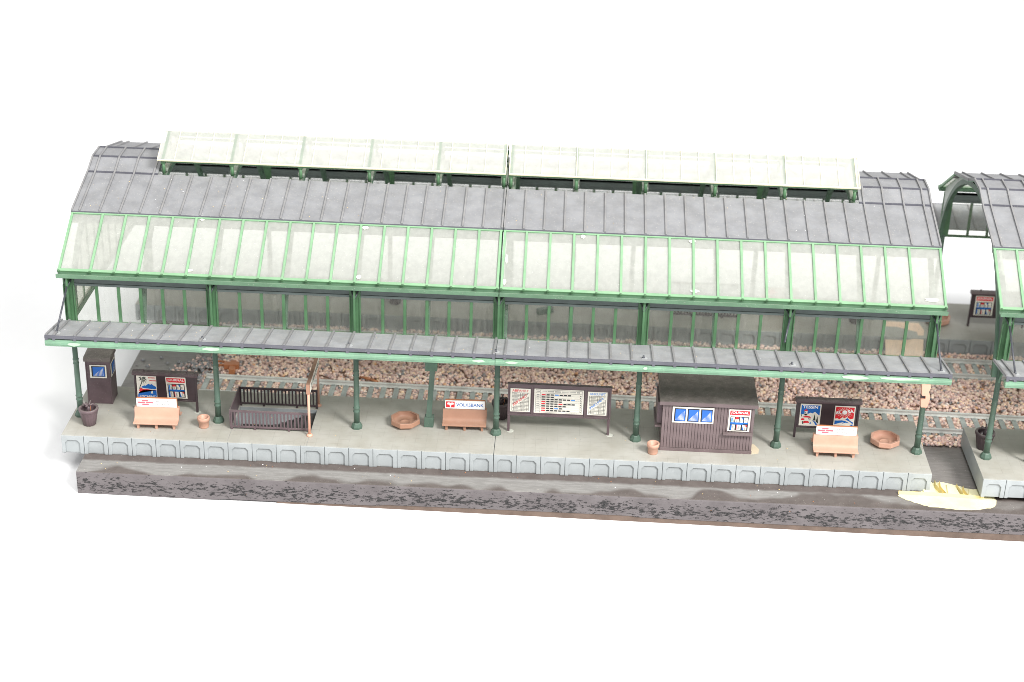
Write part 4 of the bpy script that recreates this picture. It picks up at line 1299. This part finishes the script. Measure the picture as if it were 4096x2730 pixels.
for i in range(60):
    u = rn.random(); x = rn.uniform(-24.2, 24.2) if i % 2 else rn.uniform(-24.2, -14)
    crumb(x, -.5 - u * 2.9, 6.29 + u * .5, rn.uniform(.015, .04), rn.choice((CRUMB, CRUMB, WHITE)))
tag(cm.build('crumbs'), 'yellowish crumbs and grit scattered over roofs and platform', 'crumbs', kind='stuff')

# dried glue blobs on the glazing frames
def smear(shed_ob, x, u, rx, ry):
    mb = MB()
    y = EAVE[0] + (Gp[0] - EAVE[0]) * u; z = EAVE[1] + (Gp[1] - EAVE[1]) * u
    e1 = Vector((1, 0, 0)); e2 = Vector((0, Gp[0] - EAVE[0], Gp[1] - EAVE[1])).normalized(); nn = e1.cross(e2)
    n = 14; c = Vector((x, y, z)) + nn * 0.012
    rx *= 0.65; ry *= 0.65
    lp = [c + e1 * rx * math.cos(2 * PI * i / n) * rn.uniform(.8, 1.15) + e2 * ry * math.sin(2 * PI * i / n) * rn.uniform(.8, 1.15) for i in range(n)]
    mb.prism(lp, nn * 0.03, GLUE)
    return mb.build('glue_smear', shed_ob)
for x, u, a, b in ((-8.0 + .2, .10, .22, .22), (-7.75, .93, .3, .2), (-17.2, .09, .3, .14), (-17.0, .95, .22, .1)):
    smear(SHL, x, u, a, b)
for x, u, a, b in ((.3, .5, .12, .5), (.25, .12, .15, .3), (10.7, .1, .4, .16), (10.6, .93, .3, .16), (4.5, .93, .2, .2), (23.7, .12, .6, .2)):
    smear(SHM, x, u, a, b)

for sh, x, w, h, z in ((SHM, 19.3, .75, .13, 6.42), (SHM, 21.7, 1.25, .09, 6.45), (SHM, .9, .35, .08, 6.42), (SHL, -15.4, .5, .12, 6.44), (SHL, -22.9, .35, .12, 6.36), (SHL, -.9, .4, .09, 6.43), (SHM, 8.1, .12, .1, 6.42)):
    mb = MB(); n = 12
    lp = [(x + w * math.cos(2 * PI * i / n) * rn.uniform(.8, 1.1), -3.592, z + h * math.sin(2 * PI * i / n) * rn.uniform(.7, 1.1)) for i in range(n)]
    mb.prism(lp, (0, -0.025, 0), SMEARG)
    mb.build('glue_smear', sh)
mb = MB(); mb.prism([(14.5 - 11.92, -1.6, .003), (14.95 - 11.92, -1.45, .003), (15.02 - 11.92, -1.0, .003), (14.8 - 11.92, -.5, .003), (14.55 - 11.92, -.3, .003)], (0, 0, .03), plastic('cream_glue', srgb(208, 194, 168), 0.5, 0.05)); mb.build('glue_smear', ht)

# ------------------------------------------------------------------ light
W = bpy.data.worlds.new('World'); S.world = W; W.use_nodes = True
bg = W.node_tree.nodes['Background']
bg.inputs[0].default_value = (1.0, 1.0, 1.0, 1); bg.inputs[1].default_value = 0.47

def area(name, loc, target, size, power, col=(1, 1, 1)):
    l = bpy.data.lights.new(name, 'AREA'); l.shape = 'RECTANGLE'; l.size = size[0]; l.size_y = size[1]; l.energy = power; l.color = col
    o = bpy.data.objects.new(name, l); COL.objects.link(o); o.location = loc
    d = Vector(target) - Vector(loc); o.rotation_euler = d.to_track_quat('-Z', 'Y').to_euler()
    tag(o, kind='structure')
    return o
area('softbox_light', (215, -215, 253), (0, 8, 0), (100, 100), 1400000, (1.0, 0.99, 0.975))
area('overhead_light', (10, -215, 345), (0, 8, 0), (200, 200), 880000, (1.0, 0.995, 0.985))

# ------------------------------------------------------------------ camera
CP = (3.4501182495557323, -87.5673988373741, 48.76292924618708)
yaw, pit, rol, fpx = 0.030562365301000427, -0.4545225621350087, 0.0297454390993989, 6980.779747348436
ca, sa = math.cos(yaw), math.sin(yaw); cb, sb = math.cos(pit), math.sin(pit); cc, sc = math.cos(rol), math.sin(rol)
right = Vector((ca, sa, 0)); fwd = Vector((-sa * cb, ca * cb, sb)); up = right.cross(fwd)
r2 = right * cc + up * sc; u2 = up * cc - right * sc
cam = bpy.data.cameras.new('camera'); cam.sensor_width = 36; cam.lens = fpx / 4096 * 36
cam.clip_start = 1; cam.clip_end = 3000
cam.dof.use_dof = True; cam.dof.focus_distance = 98.5; cam.dof.aperture_fstop = 0.085
co = bpy.data.objects.new('camera', cam); COL.objects.link(co)
M = Matrix((r2, u2, -fwd)).transposed().to_4x4(); M.translation = CP
co.matrix_world = M
S.camera = co

S.render.engine = 'CYCLES'
S.cycles.filter_width = 0.9; S.cycles.max_bounces = 10; S.cycles.transparent_max_bounces = 24; S.cycles.diffuse_bounces = 4
S.view_settings.view_transform = 'Standard'; S.view_settings.look = 'None'
S.view_settings.exposure = 0.48; S.view_settings.gamma = 1.0
